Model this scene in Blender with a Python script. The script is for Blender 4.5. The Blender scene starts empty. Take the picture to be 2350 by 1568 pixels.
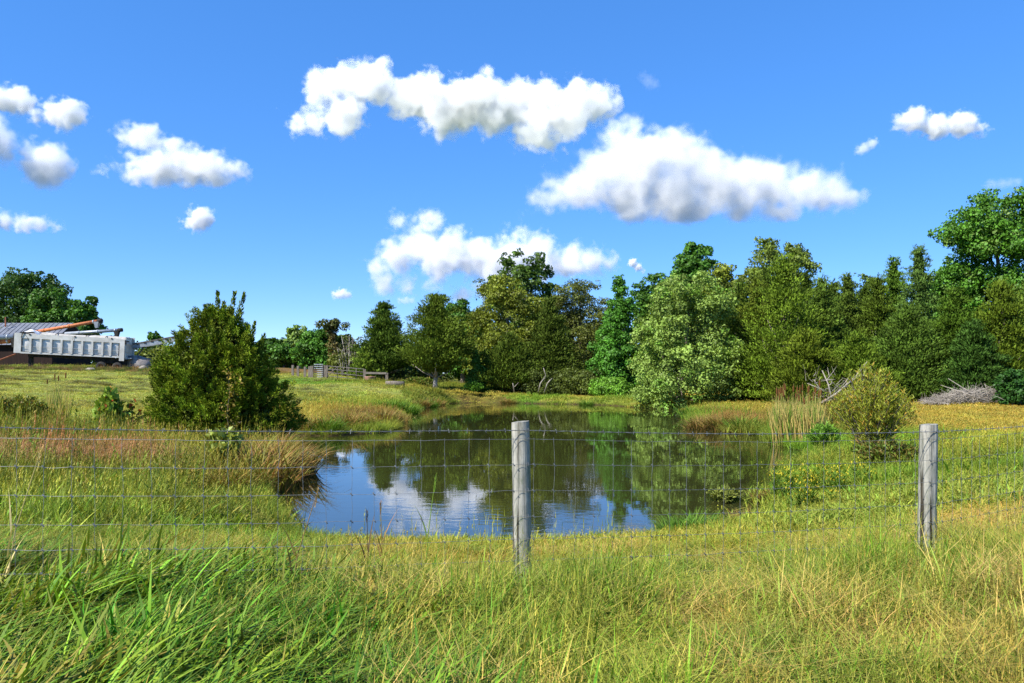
import bpy, bmesh, math, random
import numpy as np
from mathutils import Vector, Matrix

# ------------------------------------------------------------------ camera, sky, sun, exposure
sc = bpy.context.scene
COL = sc.collection
CAMZ = 1.5
HZ = 857.0      # height of the horizon line, measured from the reflections (camera tipped up a little)
cam_d = bpy.data.cameras.new('camera')
cam = bpy.data.objects.new('camera', cam_d); COL.objects.link(cam)
cam.location = (0, 0, CAMZ); cam.rotation_euler = (math.radians(90), 0, 0)
cam_d.sensor_width = 36; cam_d.lens = 27.0; cam_d.shift_y = (HZ-784)/2350
cam_d.clip_start = 0.1; cam_d.clip_end = 40000
sc.camera = cam

SUN_AZ = math.radians(232)      # compass bearing of the sun, clockwise from +Y (behind the camera, to the left)
SUN_EL = math.radians(45)
w = bpy.data.worlds.new('World'); sc.world = w; w.use_nodes = True
nt = w.node_tree; nt.nodes.clear()
o_ = nt.nodes.new('ShaderNodeOutputWorld'); bg = nt.nodes.new('ShaderNodeBackground')
sky = nt.nodes.new('ShaderNodeTexSky'); sky.sky_type = 'NISHITA'; sky.sun_disc = False
sky.sun_elevation = SUN_EL; sky.sun_rotation = SUN_AZ
sky.air_density = 0.6; sky.dust_density = 0.0; sky.ozone_density = 10.0; sky.altitude = 0
hsv = nt.nodes.new('ShaderNodeHueSaturation'); hsv.inputs['Saturation'].default_value = 1.52; hsv.inputs['Value'].default_value = 2.32; hsv.inputs['Hue'].default_value = 0.513
gam = nt.nodes.new('ShaderNodeGamma'); gam.inputs['Gamma'].default_value = 0.5      # camera-like tone of the whole sky
nt.links.new(sky.outputs[0], gam.inputs['Color']); nt.links.new(gam.outputs[0], hsv.inputs['Color']); nt.links.new(hsv.outputs[0], bg.inputs[0])
bg.inputs[1].default_value = 0.12
nt.links.new(bg.outputs[0], o_.inputs[0])

sd = bpy.data.lights.new('sun', 'SUN'); sun = bpy.data.objects.new('sun', sd); COL.objects.link(sun)
sd.energy = 4.4; sd.angle = math.radians(0.53); sd.color = (1.0, 0.95, 0.86)
sdir = Vector((math.sin(SUN_AZ)*math.cos(SUN_EL), math.cos(SUN_AZ)*math.cos(SUN_EL), math.sin(SUN_EL)))
sun.rotation_euler = sdir.to_track_quat('Z', 'Y').to_euler()
sun.location = (-30, -30, 40)

sc.view_settings.view_transform = 'Standard'; sc.view_settings.look = 'None'
sc.view_settings.exposure = 1.0; sc.view_settings.gamma = 1.0; sc.view_settings.use_curve_mapping = False
sc.render.engine = 'CYCLES'
cy = sc.cycles
cy.max_bounces = 8; cy.diffuse_bounces = 2; cy.glossy_bounces = 3; cy.transmission_bounces = 3
cy.volume_bounces = 8; cy.volume_step_rate = 1.0; cy.volume_max_steps = 256; cy.transparent_max_bounces = 8
cy.caustics_reflective = False; cy.caustics_refractive = False
cy.use_denoising = True; cy.denoiser = 'OPENIMAGEDENOISE'; cy.denoising_input_passes = 'RGB_ALBEDO_NORMAL'; cy.denoising_prefilter = 'NONE'; cy.denoising_quality = 'HIGH'
cy.use_adaptive_sampling = True; cy.adaptive_threshold = 0.012
cy.sample_clamp_indirect = 6.0

# ------------------------------------------------------------------ helpers
rng = np.random.default_rng(7)
random.seed(7)
F = 1762.0
def P(px, py, Y):
    """measured point in the 2350-wide photograph -> place at distance Y"""
    return Vector(((px-1175)/F*Y, Y, CAMZ-(py-HZ)/F*Y))
def PX(px, Y): return (px-1175)/F*Y
def nrm(a): return a/np.maximum(np.linalg.norm(a, axis=-1, keepdims=True), 1e-9)
def snoise(p, freq, seed, octv=4):
    """cheap smooth noise: sums of rotated sines, about -1..1"""
    r = np.random.default_rng(seed); p = np.asarray(p, float); out = np.zeros(p.shape[0]); amp = 1.0; tot = 0
    for k in range(octv):
        for j in range(3):
            d = r.normal(size=p.shape[1]); d /= np.linalg.norm(d)
            out += amp*np.sin(p@(d*freq*(0.7+0.6*r.random()))*2*math.pi + r.random()*6.28 + 1.3*np.sin(p@(r.normal(size=p.shape[1])*freq*0.6)*2*math.pi))
        tot += amp*1.7; amp *= 0.55; freq *= 1.9
    return np.clip(out/tot, -1, 1)

def set_props(o, label=None, cat=None, group=None, kind=None):
    if label: o['label'] = label
    if cat: o['category'] = cat
    if group: o['group'] = group
    if kind: o['kind'] = kind
    return o
def mesh_np(name, V, faces, mat=None, col=None, smooth=False):
    """faces: (N,3) or (N,4) array"""
    V = np.asarray(V, np.float32); faces = np.asarray(faces, np.int32)
    me = bpy.data.meshes.new(name)
    n, k = faces.shape
    me.vertices.add(len(V)); me.vertices.foreach_set('co', V.ravel())
    me.loops.add(n*k); me.loops.foreach_set('vertex_index', faces.ravel())
    me.polygons.add(n); me.polygons.foreach_set('loop_start', np.arange(0, n*k, k, dtype=np.int32))
    try: me.polygons.foreach_set('loop_total', np.full(n, k, np.int32))
    except Exception: pass
    if smooth: me.polygons.foreach_set('use_smooth', np.ones(n, bool))
    me.update(calc_edges=True)
    if col is not None:
        a = me.attributes.new('Col', 'FLOAT_COLOR', 'POINT')
        c = np.ones((len(V), 4), np.float32); c[:, :3] = col; a.data.foreach_set('color', c.ravel())
    if mat: me.materials.append(mat)
    return me
def link(name, me, parent=None, loc=None, rot=None):
    o = bpy.data.objects.new(name, me); COL.objects.link(o)
    if parent: o.parent = parent
    if loc is not None: o.location = loc
    if rot is not None: o.rotation_euler = rot
    return o
def empty(name, loc, label, cat, group=None, rot=(0, 0, 0)):
    o = link(name, None, None, loc, rot); o.empty_display_size = 0.2
    return set_props(o, label, cat, group)
class MB:
    """collects vertices and faces for one mesh"""
    def __init__(s): s.v = []; s.f = []; s.c = []
    def add(s, v, f, c=None):
        b = len(s.v); s.v += [tuple(x) for x in v]; s.f += [tuple(i+b for i in q) for q in f]
        if c is not None: s.c += [c]*len(v)
        return s
    def box(s, lo, hi, c=None):
        x0, y0, z0 = lo; x1, y1, z1 = hi
        return s.add([(x0,y0,z0),(x1,y0,z0),(x1,y1,z0),(x0,y1,z0),(x0,y0,z1),(x1,y0,z1),(x1,y1,z1),(x0,y1,z1)],
                     [(0,3,2,1),(4,5,6,7),(0,1,5,4),(1,2,6,5),(2,3,7,6),(3,0,4,7)], c)
    def beam(s, a, b, wd, ht, c=None):
        """rectangular bar from a to b"""
        a = Vector(a); b = Vector(b); d = (b-a).normalized()
        up = Vector((0,0,1)) if abs(d.z) < 0.95 else Vector((0,1,0))
        sx = d.cross(up).normalized()*wd/2; sz = sx.cross(d).normalized()*ht/2
        v = [a-sx-sz, a+sx-sz, a+sx+sz, a-sx+sz, b-sx-sz, b+sx-sz, b+sx+sz, b-sx+sz]
        return s.add(v, [(0,1,2,3),(7,6,5,4),(0,4,5,1),(1,5,6,2),(2,6,7,3),(3,7,4,0)], c)
    def tube(s, pts, rad, n=6, c=None, cap=True):
        pts = [Vector(p) for p in pts]
        if not hasattr(rad, '__len__'): rad = [rad]*len(pts)
        v = []; f = []
        u0 = None
        for i, p in enumerate(pts):
            d = (pts[min(i+1, len(pts)-1)]-pts[max(i-1, 0)]).normalized()
            if u0 is None:
                u0 = d.orthogonal().normalized()
            u0 = (u0-d*u0.dot(d)).normalized(); w0 = d.cross(u0)
            for k in range(n):
                a = 2*math.pi*k/n; v.append(p+(u0*math.cos(a)+w0*math.sin(a))*rad[i])
        for i in range(len(pts)-1):
            for k in range(n):
                k2 = (k+1) % n; f.append((i*n+k, i*n+k2, (i+1)*n+k2, (i+1)*n+k))
        if cap: f.append(tuple(range(n-1, -1, -1))); f.append(tuple(range((len(pts)-1)*n, len(pts)*n)))
        return s.add(v, f, c)
    def lathe(s, prof, axis_o, axis_d, n=20, c=None):
        """profile [(along, radius)] turned about an axis"""
        o = Vector(axis_o); d = Vector(axis_d).normalized(); u = d.orthogonal().normalized(); w_ = d.cross(u)
        v = []; f = []
        for t, r in prof:
            for k in range(n):
                a = 2*math.pi*k/n; v.append(o+d*t+(u*math.cos(a)+w_*math.sin(a))*max(r, 1e-4))
        for i in range(len(prof)-1):
            for k in range(n):
                k2 = (k+1) % n; f.append((i*n+k, i*n+k2, (i+1)*n+k2, (i+1)*n+k))
        return s.add(v, f, c)
    def mesh(s, name, mat, smooth=False):
        me = bpy.data.meshes.new(name); me.from_pydata(s.v, [], s.f); me.update()
        if s.c and len(s.c) == len(s.v):
            a = me.attributes.new('Col', 'FLOAT_COLOR', 'POINT')
            c = np.ones((len(s.v), 4), np.float32); c[:, :3] = np.array(s.c); a.data.foreach_set('color', c.ravel())
        if mat: me.materials.append(mat)
        if smooth: me.polygons.foreach_set('use_smooth', np.ones(len(me.polygons), bool))
        return me
    def build(s, name, mat, parent=None, smooth=False, loc=None, rot=None):
        return link(name, s.mesh(name, mat, smooth), parent, loc, rot)

# ------------------------------------------------------------------ materials
def new_mat(name):
    m = bpy.data.materials.new(name); m.use_nodes = True; n = m.node_tree; n.nodes.clear()
    out = n.nodes.new('ShaderNodeOutputMaterial'); return m, n, out
def leaf_mat(name, instanced=False, transl=0.3, rough=0.5, spec=0.35, hueshift=(1.15, 1.1, 0.5)):
    m, n, out = new_mat(name); N = n.nodes.new; L = n.links.new
    a = N('ShaderNodeAttribute'); a.attribute_name = 'Col'; c = a.outputs['Color']
    if instanced:
        t = N('ShaderNodeAttribute'); t.attribute_name = 'tint'; t.attribute_type = 'INSTANCER'
        mx = N('ShaderNodeMix'); mx.data_type = 'RGBA'; mx.blend_type = 'MULTIPLY'; mx.inputs[0].default_value = 1
        L(c, mx.inputs[6]); L(t.outputs['Color'], mx.inputs[7]); c = mx.outputs[2]
    mb_ = N('ShaderNodeMix'); mb_.data_type = 'RGBA'; mb_.blend_type = 'MULTIPLY'; mb_.inputs[0].default_value = 1; mb_.inputs[7].default_value = (1, 1, .62, 1)
    L(c, mb_.inputs[6]); c = mb_.outputs[2]
    p = N('ShaderNodeBsdfPrincipled'); p.inputs['Roughness'].default_value = rough
    p.inputs['Specular IOR Level'].default_value = spec
    tr = N('ShaderNodeBsdfTranslucent')
    mt = N('ShaderNodeMix'); mt.data_type = 'RGBA'; mt.blend_type = 'MULTIPLY'; mt.inputs[0].default_value = 1
    mt.inputs[7].default_value = (*hueshift, 1)
    L(c, mt.inputs[6]); L(mt.outputs[2], tr.inputs['Color'])
    ms = N('ShaderNodeMixShader'); ms.inputs[0].default_value = transl
    L(c, p.inputs['Base Color']); L(p.outputs[0], ms.inputs[1]); L(tr.outputs[0], ms.inputs[2]); L(ms.outputs[0], out.inputs[0])
    return m
def noise_mat(name, c1, c2, scale=4.0, rough=0.8, spec=0.3, stretch=(1, 1, 1), bump=0.0, metallic=0.0, c3=None, detail=6, lo=0.35, hi=0.65, bump_scale=None, bump_dist=0.02):
    m, n, out = new_mat(name); N = n.nodes.new; L = n.links.new
    tc = N('ShaderNodeTexCoord'); mp = N('ShaderNodeMapping'); mp.inputs['Scale'].default_value = stretch
    L(tc.outputs['Object'], mp.inputs[0])
    t = N('ShaderNodeTexNoise'); t.inputs['Scale'].default_value = scale; t.inputs['Detail'].default_value = detail
    t.inputs['Roughness'].default_value = 0.6
    L(mp.outputs[0], t.inputs['Vector'])
    r = N('ShaderNodeValToRGB'); r.color_ramp.elements[0].position = lo; r.color_ramp.elements[1].position = hi
    r.color_ramp.elements[0].color = (*c1, 1); r.color_ramp.elements[1].color = (*c2, 1)
    if c3 is not None:
        e = r.color_ramp.elements.new(min(0.98, hi+0.1)); e.color = (*c3, 1)
    L(t.outputs['Fac'], r.inputs[0])
    p = N('ShaderNodeBsdfPrincipled'); p.inputs['Roughness'].default_value = rough
    p.inputs['Specular IOR Level'].default_value = spec; p.inputs['Metallic'].default_value = metallic
    L(r.outputs[0], p.inputs['Base Color'])
    if bump:
        b = N('ShaderNodeBump'); b.inputs['Strength'].default_value = bump; b.inputs['Distance'].default_value = bump_dist
        src = t
        if bump_scale:
            src = N('ShaderNodeTexNoise'); src.inputs['Scale'].default_value = bump_scale; src.inputs['Detail'].default_value = 5
            L(mp.outputs[0], src.inputs['Vector'])
        L(src.outputs['Fac'], b.inputs['Height']); L(b.outputs[0], p.inputs['Normal'])
    L(p.outputs[0], out.inputs[0])
    return m

M_leaf = leaf_mat('broad_leaf', transl=0.22, rough=0.5, spec=0.22)
M_cedar = leaf_mat('cedar_spray', transl=0.07, rough=0.6, spec=0.08, hueshift=(1.1, 1.1, 0.5))
M_grass = leaf_mat('grass_blade', instanced=True, transl=0.24, rough=0.55, spec=0.15)
M_plant = leaf_mat('weed_leaf', transl=0.22, rough=0.55, spec=0.15)
M_bark = noise_mat('bark', (0.09, 0.07, 0.05), (0.24, 0.20, 0.16), 7, 0.9, 0.2, (1, 1, 0.25), 0.5)
M_bark_pale = noise_mat('pale_bark', (0.22, 0.19, 0.15), (0.46, 0.42, 0.36), 8, 0.9, 0.2, (1, 1, 0.2), 0.4)
M_dead = noise_mat('dead_wood', (0.19, 0.165, 0.13), (0.38, 0.34, 0.29), 6, 0.9, 0.2, (1, 1, 1), 0.2)

# ------------------------------------------------------------------ terrain
WZ = -0.6
def RY(Y):
    """distance along the sloping site (first survey -> levelled survey)"""
    Y = np.asarray(Y, float); w_ = 3700/np.maximum(790+6343/np.maximum(Y, 1)-857, 20)
    r_ = np.where(Y <= 5.33, Y, np.where(Y < 14.1, 5.33+(Y-5.33)*.4937, np.where(Y <= 46, w_, 52.2+(Y-46)*1.3)))
    return r_ if r_.ndim else float(r_)
def WP(px, py):
    Y = (CAMZ-WZ)*F/(py-HZ); return (PX(px, Y), Y)
pond_px = [(750,1250),(692,1247),(655,1208),(610,1172),(590,1135),(640,1105),(684,1088),(668,1055),(610,1037),(560,1012),(590,992),(640,1000),(760,1001),
           (880,992),(915,982),(924,968),(915,955),(938,943),(1010,927),(1100,924),(1250,927),(1390,930),(1440,934),(1500,938),(1570,940),(1600,945),
           (1578,966),(1610,982),(1684,996),(1756,1000),(1766,1018),(1828,1032),(1862,1036),(1850,1060),(1800,1082),(1775,1130),(1768,1184),
           (1690,1212),(1600,1231),(1490,1241),(1300,1250),(1100,1254),(900,1254)]
POLY = np.array([WP(*q) for q in pond_px])
def pond_sd(x, y):
    """signed distance to the shoreline, positive on land"""
    p = np.stack([x, y], -1); best = np.full(len(p), 1e9); inside = np.zeros(len(p), bool); n = len(POLY)
    for i in range(n):
        a = POLY[i]; b = POLY[(i+1) % n]; ab = b-a
        t = np.clip(((p-a)@ab)/(ab@ab), 0, 1); d = np.linalg.norm(p-(a+t[:, None]*ab), axis=1)
        best = np.minimum(best, d)
        c = ((a[1] > p[:, 1]) != (b[1] > p[:, 1])) & (p[:, 0] < (b[0]-a[0])*(p[:, 1]-a[1])/(b[1]-a[1]+1e-12)+a[0])
        inside ^= c
    return np.where(inside, -best, best)
CP = np.array([(0.00,-6.00,0.000),(-10.00,-6.00,0.000),(10.00,-6.00,0.000),(0.00,0.00,0.000),(-8.00,0.00,0.050),(8.00,0.00,0.020),(0.00,5.30,0.000),(-4.00,4.60,0.080),(3.50,6.40,-0.090),(6.30,8.20,0.000),(0.00,7.50,-0.270),(0.00,9.00,-0.470),(-2.50,8.00,-0.300),(6.10,10.00,0.121),(12.13,19.00,-0.150),(23.18,38.00,-0.074),(5.56,8.00,0.170),(18.80,25.00,-0.529),(10.73,36.00,-0.400),(4.21,11.00,-0.480),(6.17,15.00,-0.450),(8.69,17.50,-0.400),(11.00,25.00,-0.350),(14.39,26.00,-0.300),(-4.43,8.00,-0.057),(-7.19,13.00,-0.293),(-4.73,12.00,-0.400),(-7.04,16.00,-0.300),(-14.90,30.00,-0.100),(-8.49,22.50,-0.470),(-20.36,35.00,-0.049),(-29.09,50.00,0.847),(-37.23,64.00,1.827),(-30.90,66.00,1.837),(-53.58,64.00,2.000),(-16.29,66.00,1.088),(-8.58,55.00,0.700),(-5.76,58.00,0.250),(0.81,57.00,-0.120),(7.28,57.00,-0.150),(4.68,66.00,-0.100),(-10.22,48.00,0.329),(-8.68,36.00,-0.200),(-5.36,32.00,-0.450),(-6.80,47.00,-0.200),(16.32,46.00,-0.150),(26.84,44.00,0.050),(23.41,50.00,0.100),(-14.11,22.00,-0.285),(-10.00,15.00,-0.143),(-19.67,22.00,0.000),(-22.91,85.00,2.000),(-57.96,95.00,2.300),(6.38,90.00,0.400),(37.46,80.00,0.600),(-16.97,52.00,0.600),(-0.14,9.90,-0.550),(-9.79,30.00,-0.200),(14.47,60.00,0.000)], float)
def _tps(r2): return np.where(r2 > 1e-9, 0.5*r2*np.log(np.maximum(r2, 1e-9)), 0)
_n = len(CP); _K = _tps(((CP[:, None, :2]-CP[None, :, :2])**2).sum(-1)); _Pm = np.c_[np.ones(_n), CP[:, :2]]
_A = np.zeros((_n+3, _n+3)); _A[:_n, :_n] = _K+np.eye(_n)*3.0; _A[:_n, _n:] = _Pm; _A[_n:, :_n] = _Pm.T
_W = np.linalg.solve(_A, np.r_[CP[:, 2], 0, 0, 0])
def base_h(x, y):
    z = _W[_n]+_W[_n+1]*x+_W[_n+2]*y
    for i in range(_n): z = z+_W[i]*_tps((x-CP[i, 0])**2+(y-CP[i, 1])**2)
    d = np.hypot(x, y-30); t = np.clip((d-60)/60, 0, 1); t = t*t*(3-2*t)
    return z*(1-t)+(1.0)*t
def ground_h(x, y, sdv=None):
    x = np.asarray(x, float); y = np.asarray(y, float)
    b = base_h(x, y)
    b = b+0.05*snoise(np.stack([x, y], -1), 0.25, 3, 3)*np.clip(y/20, 0.25, 1)
    s = pond_sd(x, y) if sdv is None else sdv
    wdt = 1.3
    t = np.clip(s/wdt, 0, 1); t = t*t*(3-2*t)
    land = (WZ+0.06+0.1*np.clip(s, 0, 3))*(1-t)+np.maximum(b, WZ+0.12)*t
    return np.where(s < 0, WZ-np.clip(-s*0.6, 0, 1.2), land)
def gz(x, y): return float(ground_h(np.array([x]), np.array([y]))[0])

# zones: x, y, colour, grass height
GREEN=(.10,.20,.025); YG=(.235,.315,.062); STRAW=(.39,.33,.085); FIELD=(.35,.39,.11); BRIGHT=(.17,.29,.04); OLIVE=(.19,.235,.045); PINK=(.36,.23,.14); BROWN=(.27,.17,.08); GOLD=(.30,.34,.065)
ZONES = [(-4,3,GREEN,.3),(-3,5,GREEN,.35),(-1.6,4,YG,.3),(-5,6.4,OLIVE,.3),(-3,6.2,YG,.2),(0,3.5,YG,.3),(2,4,(.30,.31,.085),.33),(4,5,(.33,.31,.095),.36),(3,3.6,(.31,.31,.09),.3),(0,5.1,YG,.42),(3.3,6.15,YG,.5),(4.3,6.2,YG,.38),(-1.5,5.6,YG,.2),(1.5,5.8,YG,.22),(2.4,6.3,YG,.26),(6,7,YG,.28),(0,6.4,GOLD,.12),(2,6.9,GOLD,.12),(-2,6.6,GOLD,.13),(4.5,8.3,GOLD,.12),(1,8,GOLD,.1),(0,10,STRAW,.1),(0,12.5,GOLD,.1),
  (3.5,9.5,GOLD,.12),(6.5,9.5,STRAW,.12),(9,9,GOLD,.14),(6,12,YG,.1),(-2.5,8.5,GOLD,.13),(-5.5,8.5,YG,.15),(-4.5,11.5,BRIGHT,.12),(-7,11,YG,.3),(-5.5,14,OLIVE,.2),(-8,14,GOLD,.34),(-9,17,OLIVE,.45),(-11.5,18.5,PINK,.5),(-9.8,18.8,PINK,.5),(-8,20,GOLD,.36),
  (-13,21,OLIVE,.6),(-12,24,GOLD,.45),(-11,26,YG,.35),(-14,29,FIELD,.12),(-20,31,FIELD,.06),(-25,45,FIELD,.05),(-36,58,FIELD,.05),(-14,40,FIELD,.06),(-12,50,BRIGHT,.05),(-13,58,FIELD,.05),(-9,45,FIELD,.06),(-8.5,36,STRAW,.3),(-11,33,STRAW,.28),(-7,33,GOLD,.33),
  (-6,35,BROWN,.35),(-6,41,BRIGHT,.35),(-8,41,GOLD,.25),(-4.5,46,OLIVE,.35),(-3,49,STRAW,.1),(2,47.8,BRIGHT,.2),(2,50,STRAW,.1),(8,48,BRIGHT,.22),(8,50.5,STRAW,.1),(-3,49.2,STRAW,.09),(0,49.2,STRAW,.08),(4,49.2,STRAW,.08),(8,49.2,STRAW,.08),(11,49.5,STRAW,.08),(-6,50.5,STRAW,.1),(-8,52,OLIVE,.35),(-2,54,GREEN,.4),(8,55,OLIVE,.3),(-20,64,BROWN,.2),(-36,62.5,OLIVE,.2),
  (9.5,36,BRIGHT,.4),(10,33.5,BROWN,.4),(12,34,STRAW,.25),(12,38,STRAW,.15),(12,30,OLIVE,.4),(18,36,STRAW,.1),(24,38,STRAW,.1),(17,30,STRAW,.1),(20,26,STRAW,.12),(15,22,GOLD,.25),(12,24,BRIGHT,.25),(11,20,OLIVE,.25),(9.5,17.5,BRIGHT,.22),(8,14.5,YG,.12),(12,16,BRIGHT,.26),(15,14,YG,.25),(12,12,GOLD,.13),(16,18,OLIVE,.35),(10,14,YG,.18),
  (60,40,STRAW,.1),(-60,60,FIELD,.05),(0,80,OLIVE,.3),(0,-6,YG,.3)]
ZXY = np.array([(z[0]*RY(max(z[1], 1))/max(z[1], 1), RY(z[1])) for z in ZONES]); ZC = np.array([z[2] for z in ZONES]); ZH = np.array([z[3] for z in ZONES])
def zone(x, y):
    p = np.stack([x, y], -1); sc_ = np.clip(y*0.05, 0.2, 2.0)
    q = p+np.stack([snoise(p/ sc_[:,None]*0.5, .5, 21, 3), snoise(p/sc_[:,None]*0.5, .5, 22, 3)], -1)*sc_[:, None]*1.1
    d2 = ((q[:, None, :]-ZXY[None])**2).sum(-1)+0.05
    wt = d2**-2.2; wt /= wt.sum(1, keepdims=True)
    return wt@ZC, wt@ZH

xs = np.concatenate([-np.geomspace(26, 2500, 46)[::-1], np.arange(-25.75, 25.76, 0.25), np.geomspace(26, 2500, 46)])
ys = np.concatenate([-np.geomspace(8, 600, 14)[::-1], np.arange(-7.6, 54, 0.22), np.geomspace(54.3, 3500, 60)])
gx, gy = np.meshgrid(xs, ys); fx, fy = gx.ravel(), gy.ravel()
fz = ground_h(fx, fy); gc, _zh = zone(fx, fy)
nx_, ny_ = len(xs), len(ys); ii = np.arange(nx_*ny_).reshape(ny_, nx_)
quads = np.stack([ii[:-1, :-1], ii[:-1, 1:], ii[1:, 1:], ii[1:, :-1]], -1).reshape(-1, 4)
m, n, out = new_mat('ground_soil_and_turf'); N = n.nodes.new; L = n.links.new
at = N('ShaderNodeAttribute'); at.attribute_name = 'Col'
tx = N('ShaderNodeNewGeometry')
n1 = N('ShaderNodeTexNoise'); n1.inputs['Scale'].default_value = 9; n1.inputs['Detail'].default_value = 8; n1.inputs['Roughness'].default_value = 0.7
n2 = N('ShaderNodeTexNoise'); n2.inputs['Scale'].default_value = 0.8; n2.inputs['Detail'].default_value = 6
L(tx.outputs['Position'], n1.inputs['Vector']); L(tx.outputs['Position'], n2.inputs['Vector'])
r1 = N('ShaderNodeValToRGB'); r1.color_ramp.elements[0].position = .3; r1.color_ramp.elements[1].position = .7
r1.color_ramp.elements[0].color = (.55, .56, .48, 1); r1.color_ramp.elements[1].color = (1.0, .95, .9, 1)
L(n1.outputs['Fac'], r1.inputs[0])
r2 = N('ShaderNodeValToRGB'); r2.color_ramp.elements[0].position = .35; r2.color_ramp.elements[1].position = .65
r2.color_ramp.elements[0].color = (.85, .95, .75, 1); r2.color_ramp.elements[1].color = (1.05, .95, .9, 1)
L(n2.outputs['Fac'], r2.inputs[0])
mA = N('ShaderNodeMix'); mA.data_type = 'RGBA'; mA.blend_type = 'MULTIPLY'; mA.inputs[0].default_value = 1
mB = N('ShaderNodeMix'); mB.data_type = 'RGBA'; mB.blend_type = 'MULTIPLY'; mB.inputs[0].default_value = 1
L(at.outputs['Color'], mA.inputs[6]); L(r1.outputs[0], mA.inputs[7]); L(mA.outputs[2], mB.inputs[6]); L(r2.outputs[0], mB.inputs[7])
p = N('ShaderNodeBsdfPrincipled'); p.inputs['Roughness'].default_value = .95; p.inputs['Specular IOR Level'].default_value = .1
bp = N('ShaderNodeBump'); bp.inputs['Strength'].default_value = .8; bp.inputs['Distance'].default_value = .05
L(n1.outputs['Fac'], bp.inputs['Height']); L(bp.outputs[0], p.inputs['Normal'])
L(mB.outputs[2], p.inputs['Base Color']); L(p.outputs[0], out.inputs[0])
sdg = pond_sd(fx, fy); mud = np.clip(1-sdg/0.5, 0, 1)[:, None]
_soil_shade = np.clip((_zh-.16)/.12, 0, 1)[:, None]*np.clip((16-fy)/6, 0, 1)[:, None]  # dark soil under tall near grass, also painting in the shade between blades
gcol = (gc*0.8*(1-_soil_shade)+np.array([.085, .068, .036])*_soil_shade)*(1-mud)+np.array([.07, .05, .03])*mud
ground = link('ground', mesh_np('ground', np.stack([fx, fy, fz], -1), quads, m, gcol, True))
set_props(ground, 'rough grassy farm ground sloping down to the pond', kind='structure')

# water
m, n, out = new_mat('pond_water'); N = n.nodes.new; L = n.links.new
g = N('ShaderNodeNewGeometry'); mp = N('ShaderNodeMapping'); mp.inputs['Scale'].default_value = (1.0, 1.8, 1)
L(g.outputs['Position'], mp.inputs[0])
na = N('ShaderNodeTexNoise'); na.inputs['Scale'].default_value = 3.2; na.inputs['Detail'].default_value = 4
nb = N('ShaderNodeTexNoise'); nb.inputs['Scale'].default_value = .16; nb.inputs['Detail'].default_value = 2
nc = N('ShaderNodeTexNoise'); nc.inputs['Scale'].default_value = 0.9; nc.inputs['Detail'].default_value = 2
L(mp.outputs[0], na.inputs['Vector']); L(g.outputs['Position'], nb.inputs['Vector']); L(mp.outputs[0], nc.inputs['Vector'])
rr = N('ShaderNodeMapRange'); rr.inputs['From Min'].default_value = .45; rr.inputs['From Max'].default_value = .62
rr.inputs['To Min'].default_value = .008; rr.inputs['To Max'].default_value = .09
L(nb.outputs['Fac'], rr.inputs['Value'])
b1 = N('ShaderNodeBump'); b1.inputs['Distance'].default_value = .03; L(rr.outputs[0], b1.inputs['Strength']); L(na.outputs['Fac'], b1.inputs['Height'])
b2 = N('ShaderNodeBump'); b2.inputs['Distance'].default_value = .05; b2.inputs['Strength'].default_value = .02; L(nc.outputs['Fac'], b2.inputs['Height']); L(b1.outputs[0], b2.inputs['Normal'])
p = N('ShaderNodeBsdfPrincipled'); p.inputs['Base Color'].default_value = (.032, .034, .009, 1); p.inputs['Roughness'].default_value = .02
p.inputs['IOR'].default_value = 1.75; L(b2.outputs[0], p.inputs['Normal']); L(p.outputs[0], out.inputs[0])
M_water = m
wx = np.linspace(-15, 17, 65); wy = np.linspace(8.4, 57, 98); a_, b_ = np.meshgrid(wx, wy)
ii = np.arange(a_.size).reshape(a_.shape)
wq = np.stack([ii[:-1, :-1], ii[:-1, 1:], ii[1:, 1:], ii[1:, :-1]], -1).reshape(-1, 4)
wv = np.stack([a_.ravel(), b_.ravel(), np.full(a_.size, WZ)], -1)
cen = wv[wq].mean(1); keep = pond_sd(cen[:, 0], cen[:, 1]) < 1.2
water = link('pond_water', mesh_np('pond_water', wv, wq[keep], M_water))
set_props(water, 'dark still farm pond reflecting trees and sky', kind='structure')

# ------------------------------------------------------------------ foliage builders
def leaf_quads(C, D, Nn, L_, W_, col, fold=0.25):
    """diamond leaves: centre-base C, long axis D, normal Nn"""
    D = nrm(D); S = nrm(np.cross(D, Nn)); U = np.cross(S, D)
    L_ = L_[:, None]; W_ = W_[:, None]
    v0 = C; v1 = C+D*L_*.45+S*W_*.5+U*W_*fold; v2 = C+D*L_-U*L_*.12; v3 = C+D*L_*.45-S*W_*.5+U*W_*fold
    V = np.stack([v0, v1, v2, v3], 1).reshape(-1, 3)
    Fc = np.arange(len(C)*4).reshape(-1, 4)
    return V, Fc, np.repeat(col, 4, 0)
def rand_unit(r, n):
    return nrm(r.normal(size=(n, 3)))
def vary(r, col, n, amt=.22, warm=.06):
    k = 1+r.normal(size=(n, 1))*amt; c = np.clip(np.asarray(col)[None]*np.clip(k, .45, 1.8), 0, .9)
    c[:, 0] *= 1+r.normal(size=n)*warm*2; return np.clip(c, 0.004, .9)

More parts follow.
